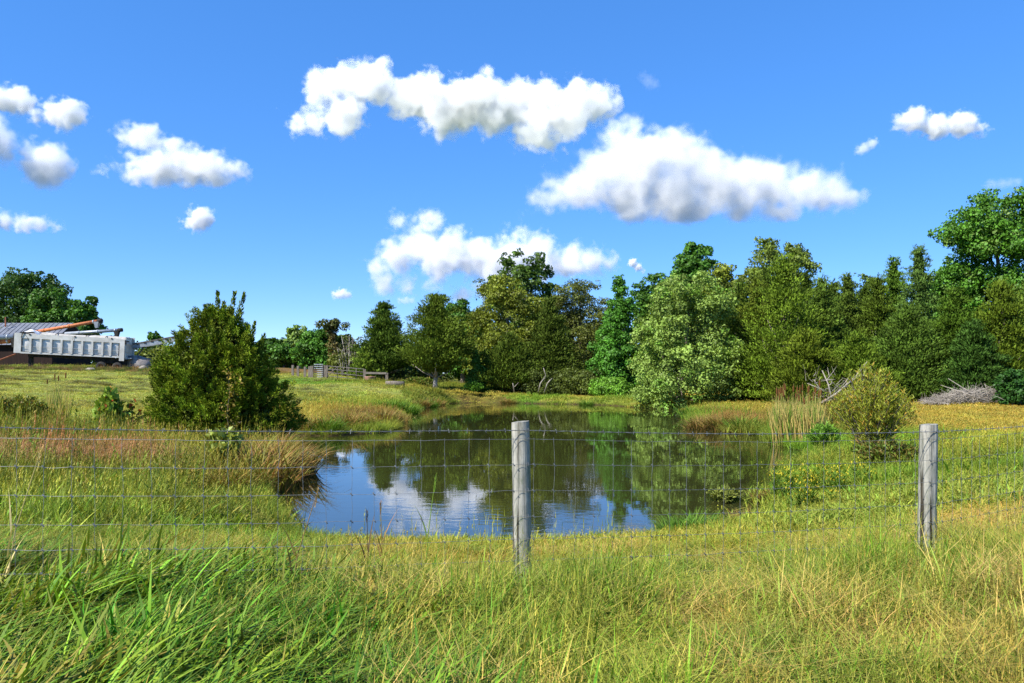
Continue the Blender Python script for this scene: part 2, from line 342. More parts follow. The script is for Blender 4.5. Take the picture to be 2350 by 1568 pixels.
def clump_leaves(r, cen, rad, counts, lsize, lw, cols, outward_c, up=.45, rnd=.8, shell=.5, dir_up=.2, amt=.2):
    """leaves gathered in ellipsoid clumps"""
    idx = np.repeat(np.arange(len(cen)), counts); n = len(idx)
    u = rand_unit(r, n); u[:, 2] = np.where(r.random(n) < .35, np.abs(u[:, 2]), u[:, 2])
    rr = (shell+(1-shell)*r.random(n))**.8
    C = cen[idx]+u*rad[idx]*rr[:, None]
    outv = nrm(C-outward_c[idx] if outward_c.ndim > 1 else C-outward_c)
    Nn = nrm(u*1.0+outv*.25+np.array([0, 0, up*.6])+rand_unit(r, n)*rnd*.55)
    D = nrm(np.cross(Nn, rand_unit(r, n))+u*.3+np.array([0, 0, dir_up]))
    L_ = lsize*(.6+.8*r.random(n)); W_ = L_*lw*(.7+.6*r.random(n))
    col = cols[idx]*np.clip(1+r.normal(size=(n, 1))*amt, .4, 1.8)
    return leaf_quads(C, D, Nn, L_, W_, np.clip(col, .004, .9))

def cedar_crown(r, H, R, z0, n, col, lsize=.2, prof=None, nclump=None, lean=(0, 0), tipcol=None):
    """red cedar: ascending lumpy boughs of fine sprays around a cone"""
    prof = prof or (lambda t: (1-t)**.85*np.minimum(1, (t+.06)/.18)**.5)
    nc_ = nclump or int(90+20*R*H/2)
    t = r.random(nc_*5)**1.12; keep = r.random(len(t)) < (prof(t)**.75+.14); t = t[keep][:nc_]; nc_ = len(t)
    az = r.random(nc_)*6.283; lob = 1+.16*np.sin(az*3+t*9)+.13*np.sin(az*5-t*17+2)
    rr = R*prof(t)*lob*(.5+.5*r.random(nc_)**.5)
    rr = np.maximum(rr, .03*R)
    z = z0+(H-z0)*t+rr*.18
    cen = np.stack([rr*np.cos(az)+lean[0]*t, rr*np.sin(az)+lean[1]*t, z], -1)
    s = R*(.15+.19*r.random(nc_)**1.3)*(.5+.6*prof(t)); s = np.maximum(s, .13)
    rad = np.stack([s*1.3, s*1.3, s*.52], -1)
    cnt = np.maximum(4, (n*s**1.7/np.sum(s**1.7)).astype(int))
    cl = np.asarray(col)[None]*np.clip(1+r.normal(size=(nc_, 1))*.22, .55, 1.6)
    idx = np.repeat(np.arange(nc_), cnt); m_ = len(idx)
    u = rand_unit(r, m_); fr = r.random(m_)**.45
    C = cen[idx]+u*rad[idx]*fr[:, None]
    axis = np.stack([np.full(m_, 0.)+lean[0]*.5, np.full(m_, lean[1]*.5), C[:, 2]-.35*R], -1)
    outv = nrm(C-axis)
    D = nrm(outv*.9+np.array([0, 0, .55])+rand_unit(r, m_)*.7)
    Nn = nrm(u*.9+outv*.35+np.array([0, 0, .35])+rand_unit(r, m_)*.45)
    L_ = lsize*(.55+.9*r.random(m_)); W_ = L_*(.24+.2*r.random(m_))
    c = cl[idx]*np.clip(1+r.normal(size=(m_, 1))*.2, .45, 1.7)
    if tipcol is not None:
        k = (r.random((m_, 1)) < .12); c = np.where(k, np.asarray(tipcol)[None], c)
    V, Fq, Cc = leaf_quads(C, D, Nn, L_, W_, np.clip(c, .004, .9))
    q = int(n*.30); tt = r.random(q)**1.15*.97; aa = r.random(q)*6.283; rd = R*.64*prof(tt)*np.sqrt(r.random(q))
    Ci = np.stack([rd*np.cos(aa)+lean[0]*tt, rd*np.sin(aa)+lean[1]*tt, z0+(H-z0)*tt], -1)
    V2, F2, C2 = leaf_quads(Ci, rand_unit(r, q), rand_unit(r, q), lsize*1.35*(.7+.6*r.random(q)), lsize*.6*np.ones(q), np.tile(np.asarray(col)*.9, (q, 1)))
    k3 = 90; t3 = r.random(k3)**.8; a3 = r.random(k3)*6.283; r3 = R*prof(t3)*(.95+.12*r.random(k3)); b3 = np.stack([r3*np.cos(a3)+lean[0]*t3, r3*np.sin(a3)+lean[1]*t3, z0+(H-z0)*t3], -1)
    b3[:5] = np.array([lean[0], lean[1], H-.25])+r.normal(size=(5, 3))*np.array([.12, .12, .12])
    d3 = nrm(np.stack([np.cos(a3)*.8, np.sin(a3)*.8, np.full(k3, .8)], -1)+r.normal(size=(k3, 3))*.2); i3 = np.repeat(np.arange(k3), 14); u3 = r.random(len(i3))
    C3_ = b3[i3]+d3[i3]*(u3*.42*max(.6, R/2.2))[:, None]+rand_unit(r, len(i3))*.05; D3_ = d3[i3]+rand_unit(r, len(i3))*.5
    V3, F3, C3 = leaf_quads(C3_, D3_, rand_unit(r, len(i3)), np.full(len(i3), lsize*.8), np.full(len(i3), lsize*.26), np.tile(np.asarray(col), (len(i3), 1)))
    nf = len(Fq); V = np.concatenate([V, V2, V3]); Fq = np.concatenate([Fq, F2+nf*4, F3+(nf+len(F2))*4]); Cc = np.concatenate([Cc, C2, C3])
    return V, Fq, Cc
def broad_crown(r, H, R, z0, n, col, lsize=.17, prof=None, nl=26, lobe=.36, lean=(0, 0), gap=.2, accent=None, lw=.72, up=.45, flat=.8, ry=1.0):
    prof = prof or (lambda t: np.sqrt(np.clip(1-(2*t-.9)**2/1.25, .02, 1)))
    t = np.linspace(.02, .98, nl)[r.permutation(nl)]; t = np.clip(t+r.normal(size=nl)*.03, .01, .99)
    az = np.arange(nl)*2.39996+r.random(nl)*.8
    lr = R*lobe*(.65+.6*r.random(nl))*np.clip(prof(t)+.25, .4, 1.1)
    rr = np.maximum(R*prof(t)*(.72+.28*r.random(nl))-lr*.55, 0)
    cz = z0+(H-z0)*t
    cz = np.minimum(cz, H-lr*.75)
    lc = np.stack([rr*np.cos(az)+lean[0]*t, rr*np.sin(az)*ry+lean[1]*t, cz], -1)
    # sub-clumps on each lobe
    ns = 9; sc_i = np.repeat(np.arange(nl), ns); u = rand_unit(r, nl*ns)
    cen = lc[sc_i]+u*lr[sc_i, None]*np.array([1, 1, flat])*(.45+.5*r.random((nl*ns, 1)))
    s = lr[sc_i]*(.28+.25*r.random(nl*ns)); rad = np.stack([s*1.1, s*1.1, s*.75], -1)
    keep = r.random(nl*ns) > gap; cen, s, rad, sc_i = cen[keep], s[keep], rad[keep], sc_i[keep]
    cnt = np.maximum(5, (n*s**1.8/np.sum(s**1.8)).astype(int))
    lobecol = np.asarray(col)[None]*np.clip(1+r.normal(size=(nl, 1))*.14, .65, 1.4)
    cols = lobecol[sc_i]*np.clip(1+r.normal(size=(len(s), 1))*.12, .65, 1.4)
    if accent is not None:
        k = r.random(len(s)) < .10; cols[k] = np.asarray(accent)
    nk = 46; tk = .06+.82*r.random(nk); ak = r.random(nk)*6.283; qk = R*prof(tk)*.62*np.sqrt(r.random(nk))
    ck = np.stack([qk*np.cos(ak)+lean[0]*tk, qk*np.sin(ak)*ry+lean[1]*tk, z0+(H-z0)*tk*.93], -1); sk = R*(.17+.12*r.random(nk))*np.clip(prof(tk)+.2, .3, 1)
    cen = np.concatenate([cen, ck]); rad = np.concatenate([rad, np.stack([sk, sk, sk*.85], -1)]); sc_i = np.concatenate([sc_i, r.integers(0, nl, nk)])
    cnt = np.concatenate([cnt, np.full(nk, max(6, int(n*.45/nk)))]); cols = np.concatenate([cols, np.tile(np.asarray(col)*.92, (nk, 1))])
    V, Fq, Cc = clump_leaves(r, cen, rad, cnt, lsize, lw, cols, lc[sc_i], up=up)
    return V, Fq, Cc, lc, lr
def trunk_limbs(r, H, rad, targets, z0, lean=(0, 0), top=.80):
    """trunk mesh builder plus limb mesh builder"""
    tr = MB(); k = 9; pts = []; rs = []
    for i in range(k):
        t = i/(k-1); pts.append((lean[0]*t*top+r.normal()*.04*H*.1, lean[1]*t*top+r.normal()*.04*H*.1, -.25+(H*top+.25)*t)); rs.append(rad*(1.35 if i == 0 else 1)*(1-t)**.8+.012)
    pts[0] = (0, 0, -.25); tr.tube(pts, rs, 8)
    lm = MB()
    for c in targets:
        hz = max(z0*.6, c[2]-.5*math.hypot(c[0], c[1])-.15*H); tt = min(max(hz/(H*top), .05), .95)
        b = Vector((lean[0]*tt*top, lean[1]*tt*top, hz)); e = Vector(c); md = (b+e)/2+Vector((r.normal()*.1, r.normal()*.1, -.05*(e-b).length))
        r0 = max(.010, rad*.3*(1-tt)+.008)
        lm.tube([b, md, e], [r0, r0*.65, r0*.25], 5)
    return tr, lm

def plant_tree(name, label, px, Y, top, hw, kind, col, seed, n=9000, group=None, z0f=.12, lsize=None, leanx=0, prof=None, nl=26, lobe=.36, gap=.2, accent=None, bark=None, trad=None, lw=.72, ry=1.0, flat=.8, nclump=None, tipcol=None, cat='tree'):
    Y = RY(Y) if Y < 66 else Y
    r = np.random.default_rng(seed); X = PX(px, Y); g0 = gz(X, Y)
    H = (CAMZ-(top-HZ)/F*Y)-g0; R = hw/F*Y*(1.08 if kind == 'cedar' else 1.22)
    lsize = min(lsize or (.24 if kind == 'cedar' else .2), .28)*max(1.0, Y/58)**.6
    col = np.clip(np.asarray(col)*(1.6 if kind == 'cedar' else 1.55)*np.array([.86, 1.0, .85]), 0, .5)
    if kind == 'cedar': n = int(n*1.75); lsize = (lsize or .24)*.74
    else: n = int(n*1.7); lsize = (lsize or .2)*.78; nl = int(nl*1.7); gap *= .6; lobe *= .92
    if accent is not None: accent = np.asarray(accent)*1.5
    root = empty(name, (X, Y, g0), label, cat, group)
    lean = (leanx/F*Y, 0)
    if kind == 'cedar':
        V, Fq, Cc = cedar_crown(r, H, R, H*z0f, n, col, lsize or .24, prof, nclump, lean, tipcol)
        tg = [];
        for i in range(22):
            t = r.random(); a = r.random()*6.28; q = R*(1-t)*.75; tg.append((q*math.cos(a)+lean[0]*t, q*math.sin(a), H*z0f+(H-H*z0f)*t))
        mat = M_cedar
    else:
        V, Fq, Cc, lc, lr = broad_crown(r, H, R, H*z0f, n, col, lsize or .2, prof, nl, lobe, lean, gap, accent, lw, flat=flat, ry=ry)
        tg = lc[::max(1, len(lc)//8)]; mat = M_leaf
    tr, lm = trunk_limbs(r, H, trad or (.028*H+.03), tg, H*z0f, lean)
    bk = bark or M_bark
    tr.build('trunk', bk, root, True); set_props(lm.build('limbs', bk, root, True), kind='stuff')
    link('crown', mesh_np('crown', V, Fq, mat, Cc), root)
    return root

# ------------------------------------------------------------------ clouds (closed hulls; vapour density billows inside them)
_ico = {}
def ico(sub):
    if sub not in _ico:
        b = bmesh.new(); bmesh.ops.create_icosphere(b, subdivisions=sub, radius=1); b.verts.ensure_lookup_table()
        _ico[sub] = (np.array([v.co[:] for v in b.verts]), np.array([[v.index for v in f.verts] for f in b.faces])); b.free()
    return _ico[sub]
def cloud_mat(blobs, big, dens, soft, zb, amp, steps):
    m, n, out = new_mat('cloud_vapour'); N = n.nodes.new; L = n.links.new
    def math_(op, a, b=None, c=None):
        q = N('ShaderNodeMath'); q.operation = op
        for i, x in enumerate((a, b, c)):
            if x is None: continue
            if isinstance(x, (int, float)): q.inputs[i].default_value = x
            else: L(x, q.inputs[i])
        return q.outputs[0]
    tc = N('ShaderNodeTexCoord'); pos = tc.outputs['Object']
    nz = []
    for sz, det in ((big*.95, 2), (big*.36, 5)):
        t = N('ShaderNodeTexNoise'); t.inputs['Scale'].default_value = 1/sz; t.inputs['Detail'].default_value = det; t.inputs['Roughness'].default_value = .6
        L(pos, t.inputs['Vector']); nz.append(t.outputs['Fac'])
    wn = N('ShaderNodeTexNoise'); wn.inputs['Scale'].default_value = 1/(big*.75); wn.inputs['Detail'].default_value = 3; wn.inputs['Roughness'].default_value = .55; L(pos, wn.inputs['Vector'])
    ws = N('ShaderNodeVectorMath'); ws.operation = 'SUBTRACT'; L(wn.outputs['Color'], ws.inputs[0]); ws.inputs[1].default_value = (.5, .5, .5)
    wm = N('ShaderNodeVectorMath'); wm.operation = 'MULTIPLY'; L(ws.outputs[0], wm.inputs[0]); wm.inputs[1].default_value = (big*2.2, big*2.0, big*1.5)
    wa = N('ShaderNodeVectorMath'); wa.operation = 'ADD'; L(pos, wa.inputs[0]); L(wm.outputs[0], wa.inputs[1]); wpos = wa.outputs[0]
    f = None
    for c, R in blobs:
        d = N('ShaderNodeVectorMath'); d.operation = 'DISTANCE'; L(wpos, d.inputs[0]); d.inputs[1].default_value = tuple(c)
        g = math_('MULTIPLY_ADD', d.outputs['Value'], -1/big, R/big)
        f = g if f is None else math_('SMOOTH_MAX', f, g, .4)
    e = math_('MULTIPLY_ADD', nz[0], amp*1.0, -amp*.5); e2 = math_('MULTIPLY_ADD', nz[1], amp*.72, -amp*.36)
    f = math_('ADD', f, math_('ADD', e, e2))
    if zb is not None:
        sx = N('ShaderNodeSeparateXYZ'); L(pos, sx.inputs[0])
        f = math_('SUBTRACT', f, math_('MAXIMUM', math_('MULTIPLY_ADD', sx.outputs['Z'], -1.6/big, zb*1.6/big), 0.0))
    mr = N('ShaderNodeMapRange'); mr.interpolation_type = 'SMOOTHSTEP'; mr.inputs['From Min'].default_value = 0; mr.inputs['From Max'].default_value = soft
    mr.inputs['To Max'].default_value = dens; L(f, mr.inputs['Value'])
    v = N('ShaderNodeVolumePrincipled'); v.inputs['Color'].default_value = (.992, .993, .996, 1); v.inputs['Anisotropy'].default_value = 0.0
    v.inputs['Density Attribute'].default_value = ''; L(mr.outputs[0], v.inputs['Density']); L(v.outputs[0], out.inputs['Volume'])
    return m
def cloud(label, blobs, Y, seed, opt=4.2, base=None, soft=1.1, amp=1.2, grow=1.32):
    """blobs: (x, y, radius) measured in the photograph; base: y of the flat underside"""
    r = np.random.default_rng(seed); k = Y/F; big = max(b[2] for b in blobs)*k
    C = np.array([((px-1175)*k, Y+r.uniform(-.4, .4)*rad*k, CAMZ-(py-HZ)*k) for px, py, rad in blobs]); R = np.array([b[2]*k*grow for b in blobs])
    cen = C.mean(0); C = C-cen; zb = None if base is None else CAMZ-(base-HZ)*k-cen[2]
    iv, fc = ico(2); V = []; Fc = []
    for i in range(len(R)):
        V.append(iv*(R[i]*1.0+big*.62)+C[i]); Fc.append(fc+i*len(iv))
    V = np.concatenate(V)
    if zb is not None: V[:, 2] = np.maximum(V[:, 2], zb-.55*big)
    me = mesh_np('cloud', V, np.concatenate(Fc)); me.materials.append(cloud_mat(list(zip(C, R)), big, opt/big, soft, zb, amp, None))
    o = link('cloud', me, None, tuple(cen)); set_props(o, label, 'cloud', 'white fair-weather clouds')
    rm = o.modifiers.new('union', 'REMESH'); rm.mode = 'VOXEL'; rm.voxel_size = big*.14; rm.use_smooth_shade = True
    return o
cloud('long upper cloud drifting over the middle of the pond',
  [(745,200,35),(800,195,38),(860,190,40),(720,275,28),(790,270,38),(680,283,20),(930,220,38),(985,230,45),(1050,240,48),(1110,225,42),(1180,235,45),(1250,240,45),(1320,235,42),(1375,235,35),(1230,305,38),(1265,335,24),(1010,275,35),(1120,265,38),(1300,280,36)],2700,1,soft=.5)
cloud('largest white cloud with a tall puffy left shoulder on the right half of the sky',
  [(1220,465,24),(1280,445,38),(1350,425,50),(1400,380,50),(1430,320,40),(1440,300,24),(1480,375,60),(1560,370,55),(1600,385,48),(1450,440,60),(1540,445,60),(1640,430,58),(1710,420,52),(1780,430,52),(1850,430,48),(1910,440,38),(1955,455,22),(1600,480,42),(1700,480,42),(1800,475,38),(1500,480,36)],4600,2,base=500)
cloud('low towering cloud just above the middle treetops',
  [(865,615,24),(910,590,34),(960,560,36),(985,510,26),(920,512,20),(1040,570,36),(1040,530,16),(1010,600,40),(1090,585,40),(1130,610,38),(1190,540,24),(1150,550,20),(1180,600,40),(1240,575,34),(1250,605,36),(1310,595,34),(1360,600,30),(1405,605,18),(880,650,26),(930,655,20),(990,660,16),(1060,680,20),(1110,670,22)],9000,3,base=690)
cloud('flat two-tiered cloud on the left half of the sky',[(290,312,24),(340,320,30),(390,335,26),(270,385,14),(320,390,30),(370,385,36),(430,385,38),(490,390,34),(540,392,24),(235,390,12),(425,345,20)],4000,4,base=428)
cloud('round puff low at the left edge of the sky',[(100,375,44),(70,370,26),(135,370,26),(105,405,26)],4000,5,base=428)
cloud('cloud cut off by the left edge above the round puff',[(0,335,30),(22,325,26),(-40,310,50),(-20,290,20)],3900,6)
cloud('small bright cloud near the upper left edge',[(85,270,16),(120,255,24),(160,255,28),(185,270,16),(150,280,18)],3300,7)
cloud('faint cloud in the upper left corner of the cloud field',[(0,230,26),(35,225,28),(60,240,18)],3300,8)
cloud('flat low cloud at the left edge above the trees',[(0,505,22),(-50,500,30),(60,512,20),(90,515,18),(125,520,12)],6500,9,base=532)
cloud('small lone puff above the big cedar bush',[(455,500,24),(475,498,16),(425,515,12)],6500,10)
cloud('flat lone cloud at the upper right of the sky',[(2065,280,16),(2100,275,26),(2150,290,26),(2200,290,26),(2245,298,16)],3600,11,base=318)
cloud('tiny wisp left of the flat lone cloud',[(2000,330,12),(1985,338,12),(1972,347,10)],4200,12,opt=.8)
cloud('tiny puff low above the far left trees of the pond',[(785,673,11),(772,677,10),(798,677,9)],10000,13,opt=2)
cloud('faint wisp below the low towering cloud',[(932,689,9),(920,690,8),(945,690,8)],10000,14,opt=.5)
cloud('faint wisp in the upper sky above the largest cloud',[(1478,178,12),(1490,186,14),(1502,195,12)],3000,18,opt=.13)
cloud('pale wisp at the right edge above the large maple',[(x_,425-(x_-2270)*.1,12) for x_ in range(2270,2340,12)],4000,20,opt=.15)
cloud('wisp touching the treetops right of the low towering cloud',[(1452,603,9),(1465,613,8),(1475,622,5)],8000,16)
# ------------------------------------------------------------------ trees
CED=(.085,.105,.018); CED2=(.105,.12,.02); CEDD=(.055,.08,.018); CEDB=(.10,.135,.05)
LF=(.085,.16,.025); LFD=(.05,.105,.02); LFY=(.15,.155,.025); LFO=(.11,.115,.03); LFS=(.20,.25,.09); LFB=(.075,.18,.03)
GT='trees around the far side of the pond'
narrow = lambda t: np.clip((1-t)**.7*np.minimum(1, (t+.1)/.2), .03, 1)
egg = lambda t: np.sqrt(np.clip(1-(2*t-.75)**2/1.65, .03, 1))
# left of the picture, behind the trailer
plant_tree('oak_tree','tall dark tree at the left edge behind the barn roof',15,98,622,95,'b',(.032,.062,.016),11,8000,lsize=.36,nl=24,lobe=.34)
plant_tree('oak_tree','tall dark rounded tree between the left-edge tree and the orange auger',95,96,628,68,'b',(.032,.065,.016),12,8000,lsize=.36,nl=24,lobe=.34)
plant_tree('maple_tree','lighter green tree in front of the dark trees, behind the trailer tarp',122,90,664,52,'b',LFD,13,6000,lsize=.34,nl=20)
plant_tree('maple_tree','small rounded green tree behind the tip of the orange auger',193,88,678,38,'b',LFD,14,5000,lsize=.32,nl=18)
plant_tree('bush','olive bush beside the barn roof at the left edge',28,80,745,36,'b',(.10,.12,.03),15,2500,lsize=.3,nl=12,cat='bush')
# behind the trailer's right end
plant_tree('pine_tree','small dark tree above the conveyor behind the trailer',352,110,764,22,'b',LFD,16,2500,lsize=.34,nl=14)
plant_tree('bush','low olive bush under the conveyor right of the trailer',330,76,808,42,'b',LFO,17,2500,lsize=.3,nl=12,cat='bush')
plant_tree('bush','wide dull green bush behind the conveyor beside the big cedar bush',400,84,798,50,'b',LFO,18,3000,lsize=.32,nl=14,cat='bush')
# far middle
plant_tree('tree','dark rounded tree just showing right of the big cedar bush',620,92,778,34,'b',(.045,.09,.02),19,3000,lsize=.32,nl=16,group=GT)
plant_tree('tree','low green tree behind the old gate posts at their left',652,86,790,34,'b',LFD,20,3000,lsize=.3,nl=14)
plant_tree('tree','pale thin-leaved tree above the old gate posts',684,92,748,28,'b',(.17,.22,.09),21,2600,lsize=.28,nl=14,gap=.4,bark=M_bark_pale)
plant_tree('tree','deep green round tree left of the vine-covered snag',722,84,760,42,'b',(.06,.13,.025),22,4500,lsize=.3,nl=18)
plant_tree('tree','dark green tree leaning on the vine-covered snag',748,82,752,26,'b',(.05,.115,.022),23,3000,lsize=.3,nl=14)
plant_tree('tree','short grey-green tree right of the vine-covered snag',792,80,768,26,'b',(.07,.095,.03),24,2400,lsize=.26,nl=14,gap=.35)
plant_tree('bush','olive bush under the bare grey saplings',800,74,812,40,'b',LFO,25,2600,lsize=.24,nl=14,cat='bush',gap=.35)
# vine-covered snag
def snag():
    r = np.random.default_rng(31); Y = 78; X = PX(766, Y); g0 = gz(X, Y); H = CAMZ-(738-HZ)/F*Y-g0
    root = empty('dead_snag', (X, Y, g0), 'tall dead snag draped in vines with a shaggy top', 'tree')
    mb = MB(); mb.tube([(0,0,-.2),(.05,0,H*.4),(-.05,0,H*.75),(-.1,0,H*.97)], [.2,.15,.11,.05], 7); mb.build('trunk', M_bark_pale, root, True)
    cen = np.concatenate([np.stack([r.normal(size=34)*.32, r.normal(size=34)*.3, np.linspace(.8, H*.98, 34)], -1), np.stack([r.normal(size=26)*.75-.2, r.normal(size=26)*.4, H*(.86+.12*r.random(26))], -1)])
    rad = np.full((60, 3), .3); rad[:, 2] = .4
    cols = np.clip(np.array([.12, .10, .04])[None]*(1+r.normal(size=(60, 1))*.2), .02, .5); cols[34:] = (.085, .10, .03)
    V, Fq, Cc = clump_leaves(r, cen, rad, np.full(60, 45), .22, .6, cols, cen*np.array([0, 0, 1.]))
    link('vines', mesh_np('vines', V, Fq, M_leaf, Cc), root)
snag()
# bare grey saplings
for k, (px, tp, lb) in enumerate([(800,770,'bare pale grey sapling right of the snag'),(814,780,'thin bare sapling leaning left of the tall cedar'),(786,800,'short bare forked sapling beside the snag'),(826,775,'bare twiggy sapling touching the tall cedar')]):
    r = np.random.default_rng(40+k); Y = 72; X = PX(px, Y); g0 = gz(X, Y); H = CAMZ-(tp-HZ)/F*Y-g0
    root = empty('bare_sapling', (X, Y, g0), lb, 'tree'); mb = MB()
    for j in range(3):
        dx = (j-1)*.45+r.normal()*.15; mb.tube([(0,0,-.1),(dx*.35,0,H*.4),(dx,r.normal()*.2,H*(.85+.15*r.random()))], [.075,.05,.015], 5)
    mb.build('trunk', M_bark_pale, root, True); mb = MB()
    for j in range(26):
        z = H*(.35+.6*r.random()); x = (r.random()-.5)*.7; d = r.normal(size=2)*.35; mb.tube([(x,0,z),(x+d[0],d[1],z+.45)], [.016,.005], 3)
    mb.build('twigs', M_bark_pale, root)
    V, Fq, Cc = clump_leaves(r, np.stack([r.normal(size=14)*.5, r.normal(size=14)*.3, H*(.3+.65*r.random(14))], -1), np.full((14, 3), .25), np.full(14, 18), .16, .6, np.tile([.10, .12, .04], (14, 1)), np.array([0, 0, 1.]))
    link('leaves', mesh_np('leaves', V, Fq, M_leaf, Cc), root)

plant_tree('cedar_tree','pointed dark cedar at the left end of the pond treeline',880,60,698,58,'cedar',CEDD,50,12000,z0f=.1,lsize=.26,group=GT,prof=lambda t:(1-t)**.62*np.minimum(1,(t+.05)/.2)**.5)
plant_tree('bush','light green bushy growth at the foot of the leftmost pond cedar',838,58,800,34,'cedar',(.11,.14,.03),51,4500,z0f=.02,cat='bush')
plant_tree('cedar_tree','cedar with a bare pale trunk standing on the far left bank',1000,50.5,680,74,'cedar',(.075,.095,.018),52,15000,z0f=.2,lsize=.23,group=GT,bark=M_bark_pale,trad=.17,prof=lambda t:(1-t)**.55*np.minimum(1,(t+.06)/.22)**.5)
plant_tree('tree','green leafy tree between the pale-trunked cedar and the big yellowish tree',1062,62,690,52,'b',LFD,53,7000,lsize=.24,group=GT)
plant_tree('tree','big yellowish green tree left of the tall sycamore',1165,56,634,92,'b',(.125,.13,.024),54,15000,lsize=.2,nl=40,lobe=.27,z0f=.05,group=GT,prof=egg)
plant_tree('sycamore_tree','tallest open-crowned tree in the middle of the treeline',1205,63,578,80,'b',(.06,.095,.022),55,9000,lsize=.27,nl=34,lobe=.22,z0f=.25,gap=.3,group=GT)
plant_tree('cedar_tree','dark lumpy cedar in front of the tall sycamore',1262,53,686,66,'cedar',(.055,.07,.016),56,13000,z0f=.05,group=GT)
plant_tree('cedar_tree','low broad cedar in front of the big yellowish tree',1168,52,770,76,'cedar',(.06,.078,.016),57,11000,z0f=.08,group=GT)
plant_tree('tree','round olive dome-shaped tree right of the tall sycamore',1333,58,642,84,'b',(.085,.088,.028),58,15000,lsize=.17,nl=40,lobe=.25,z0f=.05,gap=.08,group=GT,prof=egg)
plant_tree('bush','dull olive shrub at the foot of the dark lumpy cedar',1330,50.5,848,52,'b',(.075,.085,.025),59,5500,lsize=.15,nl=20,cat='bush',z0f=.0)
plant_tree('bush','bright green pale-leaved shrub between the two middle cedars',1092,51.5,800,22,'b',(.10,.17,.04),60,3000,lsize=.17,nl=14,cat='bush',z0f=.02,prof=narrow)
plant_tree('bush','dark shrub in the gap below the olive dome tree',1245,51,850,46,'b',(.06,.07,.022),61,4500,lsize=.15,nl=18,cat='bush',z0f=0)
plant_tree('sweetgum_tree','narrow bright green spire tree left of the silvery maple',1420,51,630,70,'b',(.06,.145,.026),62,15000,lsize=.19,nl=40,lobe=.34,z0f=.02,prof=narrow,group=GT)
plant_tree('bush','bright green low shrub at the pond edge below the spire tree',1402,48.5,868,42,'b',(.11,.20,.035),63,6000,lsize=.16,nl=18,cat='bush',z0f=0)
plant_tree('tree','dark green tree behind and between the spire and the maple',1500,60,630,52,'b',LFD,64,8000,lsize=.24,nl=26,lobe=.36,z0f=.2,group=GT)
plant_tree('tree','slim dark treetop rising behind the silvery maple',1592,62,560,46,'b',(.055,.12,.024),65,9000,lsize=.26,nl=24,lobe=.4,z0f=.45,group=GT)
plant_tree('maple_tree','pale silvery maple leaning out over the far pond edge',1560,43.5,628,112,'b',(.17,.215,.075),66,24000,lsize=.165,nl=60,lobe=.24,z0f=.0,leanx=30,group=GT,accent=(.11,.21,.04),prof=lambda t: np.clip(np.sqrt(np.clip(1-(2*t-.55)**2/2.3,.03,1)),.1,1),gap=.14)
plant_tree('tree','yellow-leaved treetop behind the maple and the cedar wall',1660,58,606,40,'b',(.15,.16,.03),67,5000,lsize=.24,nl=18,z0f=.4,lobe=.45,group=GT)
plant_tree('tulip_tree','round-lobed light green crown topping the cedar wall',1778,55,548,86,'b',(.105,.125,.032),68,12000,lsize=.23,nl=34,lobe=.24,z0f=.3,gap=.15,group=GT)
# wall of cedars on the right
GC='cedars of the thick wall on the right'
wide = lambda t: (1-t)**.66*np.minimum(1, (t+.12)/.2)**.4
for k, (px, Y, tp, hw, c, lb) in enumerate([
   (1735,44,640,70,(.105,.115,.022),'cedar at the left end of the wall beside the maple'),
   (1800,42.5,590,100,(.10,.118,.02),'broadest and tallest cedar of the wall below the round-lobed crown'),
   (1885,44,640,66,(.095,.11,.02),'cedar just right of the broadest wall cedar'),
   (1945,45,628,56,(.085,.10,.02),'cedar with a flat ragged top in the middle of the wall'),
   (2015,44,640,52,(.08,.10,.02),'short cedar left of the twin pointed cedars'),
   (2050,46,594,50,(.075,.105,.022),'left one of the twin pointed cedars'),
   (2108,45,570,56,(.105,.13,.035),'right and taller one of the twin pointed cedars'),
   (2080,41.5,700,80,(.07,.095,.018),'low dark cedar in front of the twin pointed cedars'),
   (2190,41.5,668,74,(.065,.098,.018),'cedar left under the large maple'),
   (2300,41,650,84,(.085,.095,.016),'cedar at the right edge under the large maple'),
   (2235,40.3,740,60,(.055,.082,.018),'low shaded cedar below the large maple'),
   (2400,42,620,90,(.08,.095,.018),'cedar mostly cut off by the right edge'),
   (1850,40.5,760,74,(.10,.112,.018),'low olive cedar in front of the broadest wall cedar'),
   (1965,40.5,770,76,(.085,.102,.018),'low cedar behind the fallen grey branches')]):
    plant_tree('cedar_tree', lb, px, Y, tp, hw*1.06, 'cedar', [(c[0]*.8, c[1]*.85, c[2]*.8), (c[0]*.95, c[1]*1.08, c[2]), (c[0]*.7, c[1]*.86, c[2]*1.1), (c[0]*.9, c[1]*1.0, c[2]*1.25)][k % 4], 80+k, 12500, group=GC, z0f=.0, lsize=.21, prof=wide, nclump=190)
for k, (px, tp, hw, lb) in enumerate([(1700,650,60,'back-row cedar behind the left end of the wall'),(1760,625,60,'back-row cedar behind the broadest wall cedar, left side'),(1850,630,60,'back-row cedar behind the broadest wall cedar, right side'),(1910,650,60,'back-row cedar left of the flat ragged top'),(1985,655,60,'back-row cedar between the ragged top and the short cedar'),(2150,640,60,'back-row cedar between the tall twin and the large maple'),(2240,630,70,'back-row cedar standing under the large maple crown'),(2340,640,70,'back-row cedar behind the right edge cedar')]):
    plant_tree('cedar_tree', lb, px, 49.5, tp, hw, 'cedar', (.05,.07,.014), 180+k, 7000, group=GC, z0f=.0, lsize=.25, prof=wide)
plant_tree('tree','tall thin-leaved treetop behind the middle of the cedar wall',1985,52,632,40,'b',(.12,.16,.05),97,4000,lsize=.22,nl=16,gap=.35)
